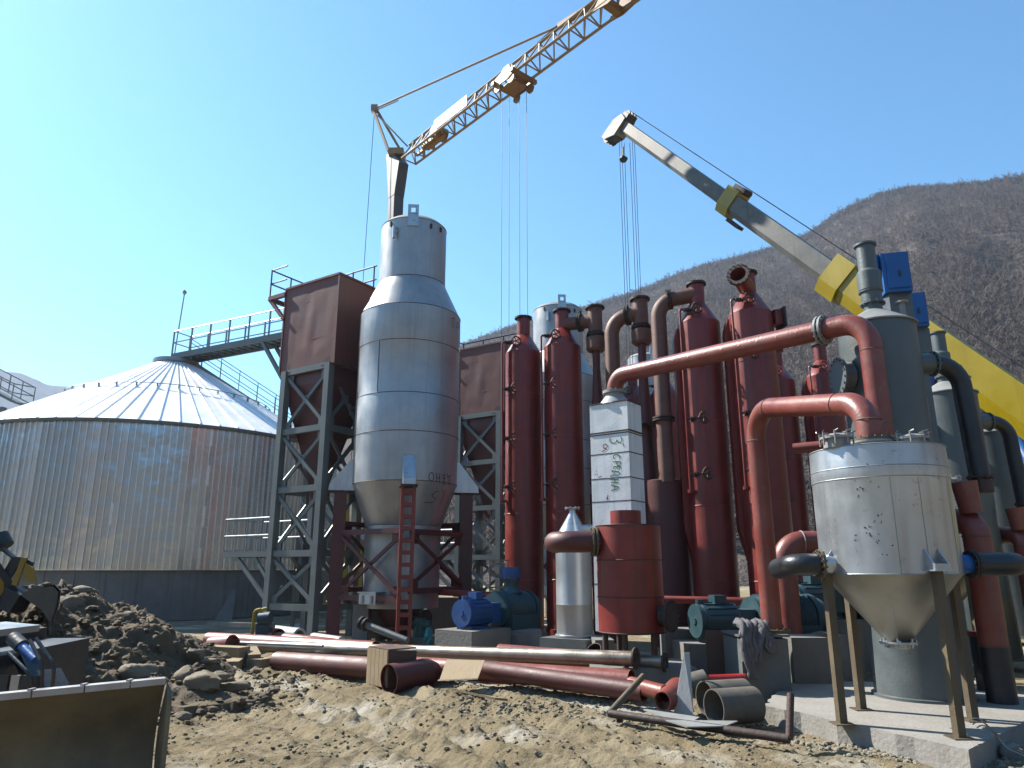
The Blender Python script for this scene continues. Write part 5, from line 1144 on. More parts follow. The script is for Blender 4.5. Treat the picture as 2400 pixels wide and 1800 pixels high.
# timber
TG = 'timber blocks under the pipe ends'
def timber(c, size, rot, label, mat=None, tilt=0): mb = MB(); mb.box(c, size, M=Matrix.Rotation(rot, 3, 'Z') @ Matrix.Rotation(tilt, 3, 'X')); return solo(mb, 'timber_block', mat or M_wood, label, 'timber', TG, 0)
p = P(520, 1538, 14.2); timber(V(p.x, p.y, .22), (1.0, .3, .22), -.35, 'long sawn timber on top of the block pile beside the earth heap')
p = P(560, 1560, 13.7); timber(V(p.x-.1, p.y, .05), (.28, .75, .22), .2, 'lower cross timber under the long one')
p = P(590, 1548, 14.2); timber(V(p.x, p.y, .16), (.22, .5, .20), .5, 'short timber leaning at the right of the block pile', tilt=.2)
p = P(498, 1560, 13.4); timber(V(p.x, p.y, .06), (.5, .25, .22), -.9, 'short timber half under the earth heap')
p = P(606, 1560, 14.0); timber(V(p.x, p.y, .04), (.34, .3, .2), -.4, 'small timber offcut at the right end of the pile')
p = P(690, 1560, 14.2); timber(V(p.x, p.y, .03), (1.4, .28, .12), -.45, 'flat plank under the bare pipe', M_wooddark)
# crate (two faces), light front, brown side
t = thing('wooden_crate', 'upright wooden crate with a pale slatted front between the pipes', 'crate', tuple(G(880, 1580, 0))); p = G(866, 1581, 0); q = G(912, 1583, 0); p = V(p.x, 11.9, 0); p = P(860, 1582, 12.15); q = P(908, 1585, 11.65); p.z = q.z = -.02; d = (q-p).normalized(); n = V(-d.y, d.x, 0); h = Z(1520, 11.75) 
mb = MB(); w = (q-p).length
for k in range(5): mb.box(p + d*(w*(k+.5)/5) + V(0,0,h/2), (w/5-.008, .025, h), M=Matrix((d, n, UPZ)).transposed())
mb.build('slatted_front', M_wood, t, 0)
mb = MB(); mb.prism([q + n*.02, q + n*.5, q + n*.5 + V(0,0,h-.03), q + n*.02 + V(0,0,h)], -d*.03); mb.prism([p + n*.02, p + n*.5, p + n*.5 + V(0,0,h-.03), p + n*.02 + V(0,0,h)], d*.03); mb.prism([p + V(0,0,h), q + V(0,0,h), q + n*.5 + V(0,0,h), p + n*.5 + V(0,0,h)], V(0,0,.02)); mb.build('sides', M_wooddark, t, 0)
# sheet leaning on the pipes
a = [P(1046, 1548, 11.7), P(1136, 1550, 11.4), P(1120, 1592, 11.1), P(1030, 1596, 11.3)]; mb = MB(); mb.prism(a, V(.0, .01, .015)); solo(mb, 'leaning_board', M_wood, 'pale board leaning against the red pipes', 'board', None, 0)
a = [P(1090, 1605, 10.9), P(1190, 1612, 10.5), P(1160, 1622, 10.3), P(1060, 1612, 10.8)]
for p in a: p.z = gz(p.x, p.y) + .03
mb = MB(); mb.prism(a, V(0,0,.03)); solo(mb, 'flat_board', M_wood, 'flat board on the ground in front of the red pipes', 'board', None, 0)
# foil heap
mb = MB(); rg = random.Random(2); p = G(735, 1560, 0)
for k in range(26): mb.blob(V(p.x + rg.uniform(-.3, .45), p.y + rg.uniform(-.2, .3), .04 + rg.uniform(0, .1)), rg.uniform(.04, .1), 1, .5, .7, k)
solo(mb, 'foil_heap', M_foil, 'crumpled silvery foil heap in front of the dark red pipe', 'foil', None, 20)
# right-hand group: triangular sheet, wide pipe pieces, red tubes
b0, b1_ = G(1583, 1672, 0), G(1622, 1678, 0); ap = P(1603, 1530, (b0.y+b1_.y)/2); n = V(.1, 1, 0)*.015
mb = MB(); mb.prism([b0 - V(.02,0,0), b1_ + V(.02,0,0), ap + V(.07,0,0), ap], n); solo(mb, 'triangle_sheet', M_white, 'tall narrow triangular grey sheet standing upright before the wide pipe pieces', 'metal sheet', None, 0)
a = P(1672, 1650, 8.85); b = P(1768, 1645, 9.05); a.z = b.z = .19
pipe_thing(a, b, .195, M_oldpipe, 'nearer wide grey pipe piece right of the triangular sheet', None, .012, 'wide_pipe_piece', 'wide grey pipe pieces')
a = P(1652, 1634, 9.4); b = P(1745, 1622, 9.6); a.z = b.z = .20
pipe_thing(a, b, .195, M_oldpipe, 'farther wide grey pipe piece behind the near one', None, .012, 'wide_pipe_piece', 'wide grey pipe pieces')
t = thing('red_cone_piece', 'pinkish flared pipe end left of the triangular sheet', 'pipe', tuple(P(1575, 1640, 9.6))); a = P(1552, 1630, 9.5); b = P(1592, 1632, 9.9); a.z = .15; b.z = .18; mb = MB(); mb.shell(a, b, .11, .012, 28, r2=.19); mb.build('pipe', M_pipe, t)
a, b = P(1615, 1607, 10.0), P(1655, 1597, 10.0); pipe_thing(a, b, .15, M_oldpipe, 'short grey pipe piece behind the triangular sheet', None, .015, 'short_pipe_piece', None)
for k, (y0, y1, lb) in enumerate(((1592, 1588, 'upper bright red tube behind the wide pipe pieces'), (1604, 1598, 'lower bright red tube behind the wide pipe pieces'))):
    rod(P(1640, y0, 9.95), P(1746, y1, 9.95), .05, 'red_tube', M_redcap, lb, 'tube', 'bright red tubes')
t = thing('wire_tangle', 'loose pale wires curling off the right corner of the slab', 'wire', tuple(G(2330, 1720, 0))); rg = random.Random(12)
for k in range(5):
    a = G(2270 + k*10, 1690 + k*8, .2); b = G(2385 + k*6, 1740 + k*9, .03); m1 = a.lerp(b, .35) + V(.05, .1, .12 + .05*k*.5); m2 = a.lerp(b, .7) + V(-.05, .12, .02); mb = MB(); mb.tube(round_path([a, m1, m2, b], .12), .006, 6); mb.build('wire', M_bare, t)
for k, (x, y, r, lb) in enumerate(((2345, 1735, .13, 'grey stone left of the pair at the right bottom corner'), (2388, 1722, .15, 'grey stone highest at the right bottom corner'), (2370, 1768, .12, 'grey stone lowest at the right bottom corner'))):
    q = G(x, y, 0); mb = MB(); mb.rock(V(0,0,0), r, random.Random(k+70), 2, .8); o = mb.build('boulder', M_concdark, None, 40); o.location = (q.x, q.y, gz(q.x, q.y) + r*.4); tag(o, lb, 'boulder', 'stones beside the slab')
# tube frame lying on the ground
t = thing('tube_frame', 'rusty rectangular tube frame lying on the ground with two upturned ends', 'metal frame', tuple(G(1640, 1700, 0))); a, b = G(1428, 1672, .06), G(1850, 1732, .06); d1 = P(1508, 1584, a.y + .5); d2 = P(1853, 1626, b.y + .15)
mb = MB(); mb.cyl(a, b, .045, 14); mb.build('long_tube', M_flange, t); mb = MB(); mb.cyl(a, d1, .038, 12); mb.build('left_tube', M_rustleg, t); mb = MB(); mb.cyl(b, d2, .038, 12); mb.build('right_tube', M_rust, t)
mb = MB(); mb.beam(a + V(.12, 0, -.1), a + V(.12, 0, .03), .07, .03); mb.build('foot', M_rust, t)
for i, (pl, lb) in enumerate((([(1500,1662),(1640,1683),(1625,1692),(1560,1684)], 'narrow white sheet lying left inside the tube frame'), ([(1560,1690),(1730,1692),(1700,1704),(1610,1706)], 'pale narrow sheet lying right inside the tube frame'))):
    mb = MB(); mb.prism([G(x, y, .07 + .02*i) for x, y in pl], V(0,0,.012)); solo(mb, 'sheet_offcut', M_lid, lb, 'metal sheet', 'sheet offcuts', 0)
# jacket thrown over the block
def jacket():
    t = thing('jacket', 'grey jacket thrown over the left edge of the painted grey block', 'jacket', tuple(P(1762, 1500, 10.2)))
    base = V(xa + .16, 10.28, zt + .02)
    def cloth(nx, ny, path, wid, seed, name):
        L_ = [0]; pts = [Vector(q) for q in path]
        for a, b in zip(pts[:-1], pts[1:]): L_.append(L_[-1] + (b-a).length)
        vs = []
        for j in range(ny+1):
            s = j/ny; d = s*L_[-1]; k = max(i for i in range(len(L_)-1) if L_[i] <= d + 1e-9); u_ = (d - L_[k])/(L_[k+1]-L_[k]); c = pts[k].lerp(pts[k+1], u_); tan = (pts[k+1]-pts[k]).normalized(); nr = V(1,0,0).cross(tan); nr = -nr if nr.y > 0 or nr.z < -.5 else nr
            for i in range(nx+1):
                u = i/nx - .5; w = np.interp(s, [0,.3,.6,1], wid)
                f = (float(fbm(np.array([u*7 + seed]), np.array([s*3.5 + seed]), 4, seed, .6)[0]) - .42)*.16 + .02*math.sin(u*22 + seed)*s
                e = 1 - (abs(u)*2)**3*.5; x = u*w + .05*(float(vnoise(np.array([s*6.]), np.array([u*2.+seed]), seed)[0]) - .5)
                vs.append(c + V(x, 0, 0) + nr*(f + .035*e))
        fs = [(j*(nx+1)+i, j*(nx+1)+i+1, (j+1)*(nx+1)+i+1, (j+1)*(nx+1)+i) for j in range(ny) for i in range(nx)]
        mb = MB(); mb.add(vs, fs); o = mb.build(name, M_cloth, t, 180); md = o.modifiers.new('thick', 'SOLIDIFY'); md.thickness = .03
    cloth(34, 44, [base + V(.06,.34,.05), base + V(.04,.02,.10), base + V(.0,-.06,.0), base + V(-.04,-.07,-.34)], [.30,.36,.30,.24], 5, 'body')
    cloth(18, 40, [base + V(-.06,.2,.09), base + V(-.08,-.05,.09), base + V(-.10,-.11,-.05), base + V(-.06,-.09,-.42), base + V(-.02,-.08,-.54)], [.16,.15,.13,.10], 9, 'sleeve')
    cloth(16, 30, [base + V(.16,.2,.08), base + V(.17,-.03,.08), base + V(.20,-.09,-.06), base + V(.24,-.08,-.22)], [.14,.14,.12,.09], 13, 'sleeve')
jacket()

# ================= earth heap, boulders, excavator
M_heap = M_soil
hx = np.linspace(-13.2, -2.0, 330); hy = np.linspace(7.6, 17.5, 300); XX, YY = np.meshgrid(hx, hy)
def heap_h(x, y):
    def bump(cx, cy, rx, ry, h, p=1.5): q = np.sqrt(((x-cx)/rx)**2 + ((y-cy)/ry)**2); return h*np.clip(1 - q, 0, 1)**(1/p)*np.clip(1-q,0,1)**.35
    wob = (fbm(x*.9, y*.9, 3, 60)-.5)*.9
    x = x + wob; y = y + wob*.6
    h = np.maximum(bump(-7.5, 12.5, 3.1, 4.2, 1.62), bump(-9.6, 12.6, 3.6, 4.0, 1.32))
    h = np.maximum(h, bump(-6.6, 10.7, 2.2, 2.4, .75)); h = np.maximum(h, bump(-4.9, 10.7, 1.5, 1.0, .28))
    e = np.clip(h/.35, 0, 1)
    h = h + e*((fbm(x*1.7, y*1.7, 5, 12, .6)-.5)*.55 + (fbm(x*6, y*6, 5, 15, .68)-.5)*.27 + np.abs(fbm(x*3, y*3, 3, 19)-.5)*-.35)
    return h
HH = heap_h(XX, YY); HH = np.where(HH < .02, -.25, HH)
hp_ = grid_mesh('earth_heap', XX, YY, HH - .02, M_heap); tag(hp_, 'dark heap of freshly dug earth in front of the ribbed silo', 'earth heap')
def hz(x, y): return max(lookup(hx, hy, HH, float(x), float(y)) - .02 if hx[0] < x < hx[-1] and hy[0] < y < hy[-1] else -9, gz(x, y))
# clods and stones: too many to count
def scatter(n, fn, rmin, rmax, name, mat, label, cat, seed, pw=3.2):
    rg = random.Random(seed); mb = MB()
    for k in range(n):
        x, y = fn(rg); r = rmin + (rmax-rmin)*rg.random()**pw; mb.rock(V(x, y, hz(x, y) + r*.2), r, rg, 0)
    o = mb.build(name, mat, None, 0); tag(o, label, cat); o['kind'] = 'stuff'; return o
def f_heap(rg):
    a = rg.uniform(0, 6.28); q = rg.random()**.6; return -7.8 + math.cos(a)*4.9*q, 11.8 + math.sin(a)*4.0*q
scatter(5200, f_heap, .01, .10, 'soil_clods', M_soil, 'loose dark clods over the earth heap', 'soil clods', 1, 4.5)
RIDGES = (-2.6, -3.25, -3.8, -4.42, -4.98, -5.45, -6.1, -6.75, -7.4)
def f_ridge(rg):
    while True:
        q = f_ridge0(rg)
        if float(vnoise(np.array([q[0]*1.3]), np.array([q[1]*1.3]), 64)[0]) > .25 + .7*rg.random()**1.0: return q
def f_ridge0(rg):
    s = rg.choice(RIDGES) + rg.gauss(0, .11); t = rg.uniform(4, 12.5); return -.785*s - .62*t, -.62*s + .785*t
def f_gr(rg):
    while True:
        y = 6.2 + 8.5*rg.random()**1.3; x = rg.uniform(-.75, .75)*y
        if float(vnoise(np.array([x*.9]), np.array([y*.9]), 6)[0]) > rg.random()*.95: return x, y
scatter(5000, f_gr, .004, .036, 'gravel', M_crumb, 'small stones and crumbs strewn over the ground', 'gravel', 2, 4.5)
scatter(5000, f_ridge, .004, .034, 'track_clods', M_trackclod, 'dark crumbs thrown up along the wheel tracks', 'soil clods', 9, 3.5)
def f_band(rg):
    c = rg.random()
    if c < .45: t = rg.random(); return -1.0 + 4.2*t + rg.gauss(0, .25), 10.4 - 1.3*t + rg.gauss(0, .22)
    if c < .8: t = rg.random(); return 3.0 + 1.9*t + rg.gauss(0, .15), 8.2 - 1.15*t + rg.gauss(0, .16)
    return 2.9 + rg.gauss(0, .5), 9.4 + rg.gauss(0, .4)
scatter(2600, f_band, .005, .042, 'rubble', paint('pale_rubble', (.40,.35,.25), (.28,.24,.17), (.54,.49,.38), rough=.95, scale=5, bump=.5), 'pale rubble along the slab edge and the pipe stack', 'rubble', 3)
for i, (x, y, Yd, r, lb) in enumerate(((475, 1628, 10.6, .27, 'largest muddy boulder at the foot of the earth heap'), (432, 1630, 10.7, .2, 'boulder left of the largest one at the heap foot'), (545, 1622, 10.8, .19, 'boulder right of the largest one at the heap foot'),
        (428, 1664, 9.6, .10, 'small dark stone lying alone in front of the boulders'), (300, 1398, 12.8, .24, 'pale stone on the crest of the earth heap'), (190, 1422, 12.6, .24, 'pale stone on the left crest of the heap'), (152, 1438, 12.0, .27, 'wide pale stone half buried left on the heap'),
        (335, 1475, 10.9, .26, 'dark stone in the middle of the heap flank'), (462, 1500, 12.2, .2, 'stone on the right flank of the heap'), (520, 1560, 12.0, .17, 'stone before the timber blocks'), (490, 1545, 12.2, .14, 'small stone beside the timber blocks'))):
    p = P(x, y, Yd); mb = MB(); mb.rock(V(0,0,0), r*.78, random.Random(i+20), 2, .8); o = mb.build('boulder', M_stone, None, 40); o.location = (p.x, p.y, hz(p.x, p.y) + r*.42); tag(o, lb, 'boulder', 'boulders on and around the heap'); o.scale = (1.25, 1, 1)
# excavator: blade near the camera, machine body beyond the left edge, arm reaching over the heap
t = thing('excavator', 'dark muddy excavator at the left edge, wide blade in front, bucket over the heap', 'excavator', (-4.6, 5.6, 0))
bl = P(-330, 1670, 4.55); br = P(388, 1600, 5.35); ztp = .5*(bl.z+br.z); tilt = br.z - bl.z
def blade():
    n, m = 40, 26; vs = []; d = V(br.x-bl.x, br.y-bl.y, 0); L_ = d.length; d.normalize(); nrm = V(d.y, -d.x, 0)
    for j in range(m+1):
        s = j/m; zz = (1-s)
        prof = .34*math.sin(s*math.pi)**1.0*-1
        for i in range(n+1):
            u = i/n; top = bl.z + (br.z-bl.z)*u
            p = V(bl.x, bl.y, 0) + d*(L_*u) + nrm*(prof + .10*s) ; p.z = top*(1-s) + .02*s
            p += nrm*.02*(float(vnoise(np.array([u*9.]), np.array([s*5.]), 3)[0])-.5); vs.append(p)
    fs = [(j*(n+1)+i, (j+1)*(n+1)+i, (j+1)*(n+1)+i+1, j*(n+1)+i+1) for j in range(m) for i in range(n)]
    back = [p - nrm*.05 for p in vs]; o_ = len(vs); mb = MB(); mb.add(vs + back, fs + [tuple(o_+i for i in reversed(f)) for f in fs]); mb.build('blade', M_blade, t, 50)
    mb = MB(); 
    for k in range(5):
        u0, u1 = (0, .31, .52, .70, .865)[k] + .002, (.31, .52, .70, .865, 1.0)[k] - .003; a_, b_ = V(bl.x,bl.y,bl.z).lerp(V(br.x,br.y,br.z), u0), V(bl.x,bl.y,bl.z).lerp(V(br.x,br.y,br.z), u1); mb.beam(a_ - nrm*.02 + V(0,0,.012), b_ - nrm*.02 + V(0,0,.012), .09, .04)
        mb.box(b_ - nrm*.02 + V(0,0,.03), (.02, .06, .025)) if k < 4 else None
    mb.build('top_edge', M_bladeedge, t)
    e = V(br.x, br.y, 0) + d*.01; pr = [e + nrm*(-.34*math.sin(s*math.pi) + .10*s) + V(0,0,br.z*(1-s)+.02*s) for s in [k/16 for k in range(17)]]; fr = [e + nrm*(.10 + .05*math.sin(s*3.1)) + V(0,0,br.z*(1-s)*.98+.02*s) for s in [k/16 for k in range(17)]]
    mb = MB(); mb.prism([p for p in pr] + [p for p in reversed(fr)][:-1], d*.03); mb.build('side_plate', M_blade, t, 20)
    return d, nrm
bd_, bn_ = blade()
mb = MB(); c = P(20, 1560, 5.6); 
mb.box(V(c.x-.86, 6.3, .66), (1.35, 1.5, .85), .12); mb.box(V(c.x-1.15, 6.4, 1.13), (1.1, 1.3, .10), .12)
mb.beam(P(95, 1590, 5.7), P(150, 1700, 5.5), .22, .16); mb.beam(P(60, 1540, 5.9), P(130, 1690, 5.6), .12, .1); mb.build('body', M_machine, t)
for (a__, m__, b__) in (((70,1500),(100,1560),(96,1640)), ((84,1496),(128,1560),(118,1660)), ((20,1530),(70,1580),(80,1660))):
    mb = MB(); mb.tube(round_path([P(*a__, 5.55), P(*m__, 5.45), P(*b__, 5.5)], .1), .013, 8); mb.build('hose', M_black, t)
for k in range(4): mb = MB(); q_ = P(10 + k*26, 1600, 5.52); mb.box(q_, (.06, .02, .10)); mb.build('step_plate', M_bladeedge if k == 1 else M_machine, t)
mb = MB(); mb.beam(P(-40, 1470, 5.9), P(45, 1478, 5.9), .5, .05); mb.build('hood_rim', M_galv, t)
mb = MB(); mb.cyl(P(30, 1495, 5.7), P(52, 1515, 5.65), .05, 14); mb.build('cylinder_head', M_machine, t)
mb = MB(); mb.cyl(P(48, 1512, 5.65), P(84, 1548, 5.55), .033, 14); mb.build('cylinder_rod', M_blue, t)
for s in (0, 1):
    mb = MB(); c0 = V(c.x-.9, 6.0 + s*1.1, .33); c1 = V(c.x-2.4, 6.0 + s*1.1 + .0, .33); n_ = 26; prof = [c0 + V(math.cos(a)*.3, 0, math.sin(a)*.3) for a in np.linspace(-1.57, 1.57, 10)] + [c1 + V(math.cos(a)*.3, 0, math.sin(a)*.3) for a in np.linspace(1.57, 4.71, 10)]
    mb.prism([p - V(0,.2,0) for p in prof], V(0,.4,0)); mb.build('track', M_black, t)
mb = MB(); mb.box(V(c.x-2.7, 6.6, 1.75), (1.3, 1.3, 1.5)); mb.build('cab', M_yellowdark, t); mb = MB(); mb.box(V(c.x-2.04, 6.6, 1.9), (.02, 1.1, 1.0)); mb.build('cab_window', M_glass, t)
YB = 11.0; Q = lambda x, y, dY=0: P(x, y, YB + dY)
mb = MB(); mb.tube([V(c.x-1.2, 6.9, 1.5), P(-330, 1080, 8.5), P(-120, 1180, 10.4)], [.18, .22, .17], 12); mb.build('boom', M_yellowdark, t)
mb = MB(); mb.beam(P(-130, 1170, 10.4), Q(20, 1400), .30, .26); mb.beam(Q(-30, 1370), Q(52, 1415), .34, .28); mb.build('arm', M_machine, t)
mb = MB(); mb.cyl(Q(-80, 1215), Q(4, 1270), .09, 14); mb.cyl(Q(-6, 1258), Q(7, 1282), .15, 14); mb.build('ram_barrel', M_machine, t); mb = MB(); mb.cyl(Q(4, 1284), Q(38, 1310), .035, 12); mb.build('ram_rod', M_bolt, t)
for dY in (-.14, .14): mb = MB(); mb.prism([Q(28, 1305, dY), Q(56, 1306, dY), Q(76, 1318, dY), Q(70, 1332, dY), Q(40, 1326, dY), Q(20, 1358, dY), Q(3, 1348, dY)], V(0,.05,0)); mb.build('link', M_machine, t)
for dY in (-.2, .2): mb = MB(); mb.prism([Q(50, 1306, dY), Q(62, 1307, dY), Q(38, 1374, dY), Q(26, 1370, dY)], V(0,.04,0)); mb.prism([Q(58, 1320, dY), Q(76, 1330, dY), Q(84, 1366, dY), Q(56, 1362, dY)], V(0,.04,0)); mb.build('side_link', M_yellowdark, t)
mb = MB(); bk = [(48,1395),(84,1372),(100,1374),(128,1370),(141,1384),(136,1418),(122,1462),(112,1452),(98,1430),(66,1408)]
for dY in (-.38, .38): mb.prism([Q(x, y, dY) for x, y in bk], V(0,.03,0))
core = [(100,1374),(128,1370),(141,1384),(136,1418),(122,1462)]
for (x0,y0),(x1,y1) in zip(core[:-1], core[1:]): a0, a1 = Q(x0,y0,-.38), Q(x1,y1,-.38); b0_, b1__ = Q(x0,y0,.4), Q(x1,y1,.4); mb.prism([a0, a1, b1__, b0_], V(-.02,0,-.02))
mb.build('bucket', M_bucket, t)
mb = MB()
for dY in (-.34, -.1, .14, .36): p = Q(122, 1462, dY); mb.prism([p + V(-.06,0,.06), p + V(.03,0,.04), p + V(-.02,0,-.14)], V(0,.05,0))
mb.build('bucket_teeth', M_bucket, t)
# debris at the silo foot
for (x0, x1, y, Yd, h, lb) in ((466, 545, 1440, 27, 1.0, 'grey brown panel leaning on the silo base'), (190, 285, 1405, 25.5, 1.55, 'dark sloping board against the silo base left of the panel')):
    a, b = P(x0, y, Yd), P(x1, y, Yd); mb = MB(); mb.prism([V(a.x,Yd,-.05), V(b.x,Yd,-.05), V(b.x-.1,Yd+.4,h), V(a.x+.1,Yd+.4,h*(.55 if x0 < 200 else 1))], V(0,.06,0)); solo(mb, 'debris_board', M_concdark, lb, 'panel', None, 0)
mb = MB(); mb.beam(P(490, 1462, 22), P(610, 1466, 21), .12); solo(mb, 'fallen_beam', M_concdark, 'thin beam lying on the ground beyond the tower foot', 'beam')

# ================= cranes
def lattice(mb, a, b, w, h, n, r=.04, inv=False):
    """triangular truss: two bottom chords, one top chord"""
    a, b = Vector(a), Vector(b); d = (b-a).normalized(); s = d.cross(UPZ).normalized(); u = s.cross(d)
    c = lambda t, k: a.lerp(b, t) + (s*(-w/2), s*(w/2), u*h)[k]
    for k in range(3): mb.tube([c(0,k), c(1,k)], r*1.25, 6)
    for i in range(n):
        t0, t1, tm = i/n, (i+1)/n, (i+.5)/n
        for k in (0, 1): mb.tube([c(t0,k), c(tm,2)], r*.75, 5); mb.tube([c(tm,2), c(t1,k)], r*.75, 5)
        mb.tube([c(t0,0), c(t0,1)], r*.7, 5); mb.tube([c(t0,0), c(t1,1)], r*.5, 5)
    return c
JA = P(952, 385, 30.0); HJ = JA.z; t = thing('tower_crane', 'ochre self-erecting tower crane with lattice jib rising behind the steel vessel', 'tower crane', (JA.x, JA.y, 0))
def jibpt(x, y): q = RAY(x, y); k = (HJ - CZ)/q.z; return CAM + q*k
j0, j1 = jibpt(958, 378), jibpt(1560, -75); mb = MB(); dj = (j1-j0).normalized()
c = lattice(mb, j0, j1, .75, .85, 19, .045); mb.build('jib', M_jib, t)
mx, my = JA.x - .42, JA.y + .1
mb = MB(); mt = P(925, 375, 30.0).z; mb.beam(V(mx,my,3.0), V(mx,my,mt-1.0), .5, .5, up=dj); mb.build('mast', M_mast, t)
mb = MB(); mb.prism([V(mx,my,mt-1.9) + dj*.26, V(mx,my,mt-1.9) - dj*.26, V(mx,my,mt-.2) - dj*.5, V(mx,my,mt+.5) - dj*.62, V(mx,my,mt+.55) - dj*.2, V(mx,my,mt-.35) + dj*.55], dj.cross(UPZ)*.52); 
o_ = mb.build('mast_head', M_mast, t); o_.location = -dj.cross(UPZ)*.26
ap = P(878, 255, 30.6); bs = P(930, 362, 30.2); sj = dj.cross(UPZ).normalized(); mb = MB()
for s in (-.28, .28): mb.beam(bs + sj*s*1.6, ap + sj*s*.4, .10, .12)
mb.tube([bs + dj*.9, ap.lerp(bs, .15)], .04, 6); mb.box(ap, (.3, .3, .3)); mb.box(bs, (.7, .7, .3)); mb.build('apex_strut', M_jib, t)
mb = MB(); te = c(.62, 2) + V(0,0,.5); te = P(1308, 62, j0.lerp(j1, .6).y); te2 = P(1400, 5, j0.lerp(j1, .72).y); mb.tube([ap, te], .045, 6); mb.tube([ap + V(0,0,-.12), ap.lerp(te, .16) + V(0,0,-.12)], .03, 5); mb.build('tie_bar', M_jib, t)
mb = MB(); mb.beam(te, te2 + (te2-te)*.5, .14, .2); mb.beam(te, c(.60, 2), .1); mb.beam(te2, c(.74, 2), .1); mb.build('tie_yoke', M_orange, t)
def tj(x):
    lo, hi = 0., 1.
    for _ in range(40):
        m = (lo+hi)/2; p = j0.lerp(j1, m); q = 1200 + p.x*F/(p.y*CP + (p.z-CZ)*SP)
        if q < x: lo = m
        else: hi = m
    return lo
mb = MB(); c0 = j0.lerp(j1, tj(1205)); ja = math.atan2(dj.y, dj.x)
for s in (-.5, .5):
    mb.prism([c0 + sj*s + dj*q + V(0,0,z) for q, z in ((-.6,0),(-.5,.14),(-.2,.16),(.0,.36),(.3,.36),(.4,.14),(.65,.1),(.6,-.1),(.25,-.24),(-.4,-.24))], sj*.04)
mb.box(c0 - V(0,0,.22), (.7, .7, .08), ja); mb.box(c0 + dj*.55 + V(0,0,-.05), (.14, 1.25, .16), ja); mb.box(c0 - dj*.55 + V(0,0,-.05), (.14, 1.25, .16), ja); mb.box(c0 - V(0,0,.12) + dj*.2, (.35, .5, .3), ja)
for s in (-.45, .45): 
    for e in (-.4, .4): mb.cyl(c0 + sj*s + dj*e + V(0,0,-.3), c0 + sj*s*1.15 + dj*e + V(0,0,-.3), .18, 12)
mb.build('trolley', M_orange, t)
mb = MB()
for s in (-.18, .18):
    for e in (-.5, .5): p = c0 + sj*s + dj*e; mb.cyl(V(p.x, p.y, p.z-.3), V(p.x, p.y, 3.0), .009, 4)
mb.box(V(c0.x, c0.y, 2.9), (.8, .3, .5)); mb.build('hoist_rope', M_rope, t)
mb = MB(); a_, b_ = c(tj(1034), 1), c(tj(1112), 1); mb.prism([a_ + V(0,0,.12), b_ + V(0,0,.12), b_ + V(0,0,.62), a_ + V(0,0,.62)], sj*.03); mb.build('jib_sign', M_white, t)
mb = MB(); a_ = j0.lerp(j1, tj(1012)); mb.box(a_ + V(0,0,.15), (1.1, .4, .3), ja); mb.cyl(a_ + dj*.55 - sj*.3 + V(0,0,.25), a_ + dj*.55 + sj*.3 + V(0,0,.25), .3, 16); mb.beam(a_ - dj*1.2, a_ + dj*1.0, .12, .1); mb.build('winch', M_orange, t)
mb = MB(); a_ = c(.93, 0) ; u_ = tj(1435); q_ = j0.lerp(j1, u_)
for s in (-.38, .38): mb.prism([q_ + sj*s + dj*a__ + V(0,0,z) for a__, z in ((-.5,-.05),(-.2,.3),(.2,.5),(.55,.35),(.6,-.08),(.15,-.16))], sj*.04)
mb.box(q_ + V(0,0,.05), (.25, .8, .3), ja); mb.box(q_ + dj*.5 + V(0,0,.4), (.2, .8, .2), ja); mb.build('jib_joint', M_orange, t)
mb = MB(); mb.tube([ap - V(0,0,.1), P(838, 850, 30.5), V(mx-1.6, my+.8, 3.4)], .014, 5); mb.build('guy_rope', M_rope, t)
mb = MB()
for s in (-.9, .9):
    for e in (-.9, .9): mb.beam(V(mx+s, my+e, -.1), V(mx+s*.4, my+e*.4, 4.5), .2)
for z, k in ((.4, .88), (2.2, .68), (4.2, .45)):
    q = [V(mx+s*.9*k/.9, my+e*.9*k/.9, z) for s, e in ((-1,-1),(1,-1),(1,1),(-1,1))]
    for i in range(4): mb.beam(q[i], q[(i+1)%4], .16)
mb.box(V(mx-1.2, my-.6, 1.0), (1.4, .9, .9)); mb.beam(V(mx-1.2,my-.8,.3), V(mx-1.35,my-.8,5.0), .25); mb.build('base_frame', M_yellow, t)

# mobile crane
T0, C1, C2, RT = V(4.15, 24.0, 17.85), None, None, V(11.75, 14.6, 3.85)
def on(s): return T0.lerp(RT, s)
def s_at(x):
    lo, hi = -.2, 1.4
    for _ in range(40):
        m = (lo+hi)/2; p = on(m); t_ = p.y*CP + (p.z-CZ)*SP; px = 1200 + p.x*F/t_
        if px < x: lo = m
        else: hi = m
    return lo
s1_, s2_ = s_at(1712), s_at(1972); bdv = (RT-T0).normalized(); bs_, bu_ = frame(bdv)
t = thing('mobile_crane', 'mobile crane with yellow and scuffed grey telescopic boom reaching in from the right', 'mobile crane', (12.6, 14.0, 0))
def boomsec(a, b, w, h, name, mat, bev=.25):
    mb = MB(); hs = [(-w/2, h/2), (w/2, h/2), (w/2, -h/2+h*bev), (w*.28, -h/2), (-w*.28, -h/2), (-w/2, -h/2+h*bev)]
    mb.prism([a + bs_*x + bu_*y for x, y in hs], b-a); mb.build(name, mat, t, 0)
boomsec(on(.012), on(s1_+.01), .40, .46, 'tip_section', M_boomgrey)
boomsec(on(s1_), on(s2_+.02), .52, .60, 'middle_section', M_boomgrey)
boomsec(on(s2_-.005), RT + bdv*1.6, .70, .92, 'base_section', M_yellow, .3)
boomsec(on(s1_-.012), on(s1_+.016), .62, .86, 'collar', M_yellow, .3); boomsec(on(s2_-.02), on(s2_+.015), .80, 1.12, 'base_collar', M_yellow, .3)
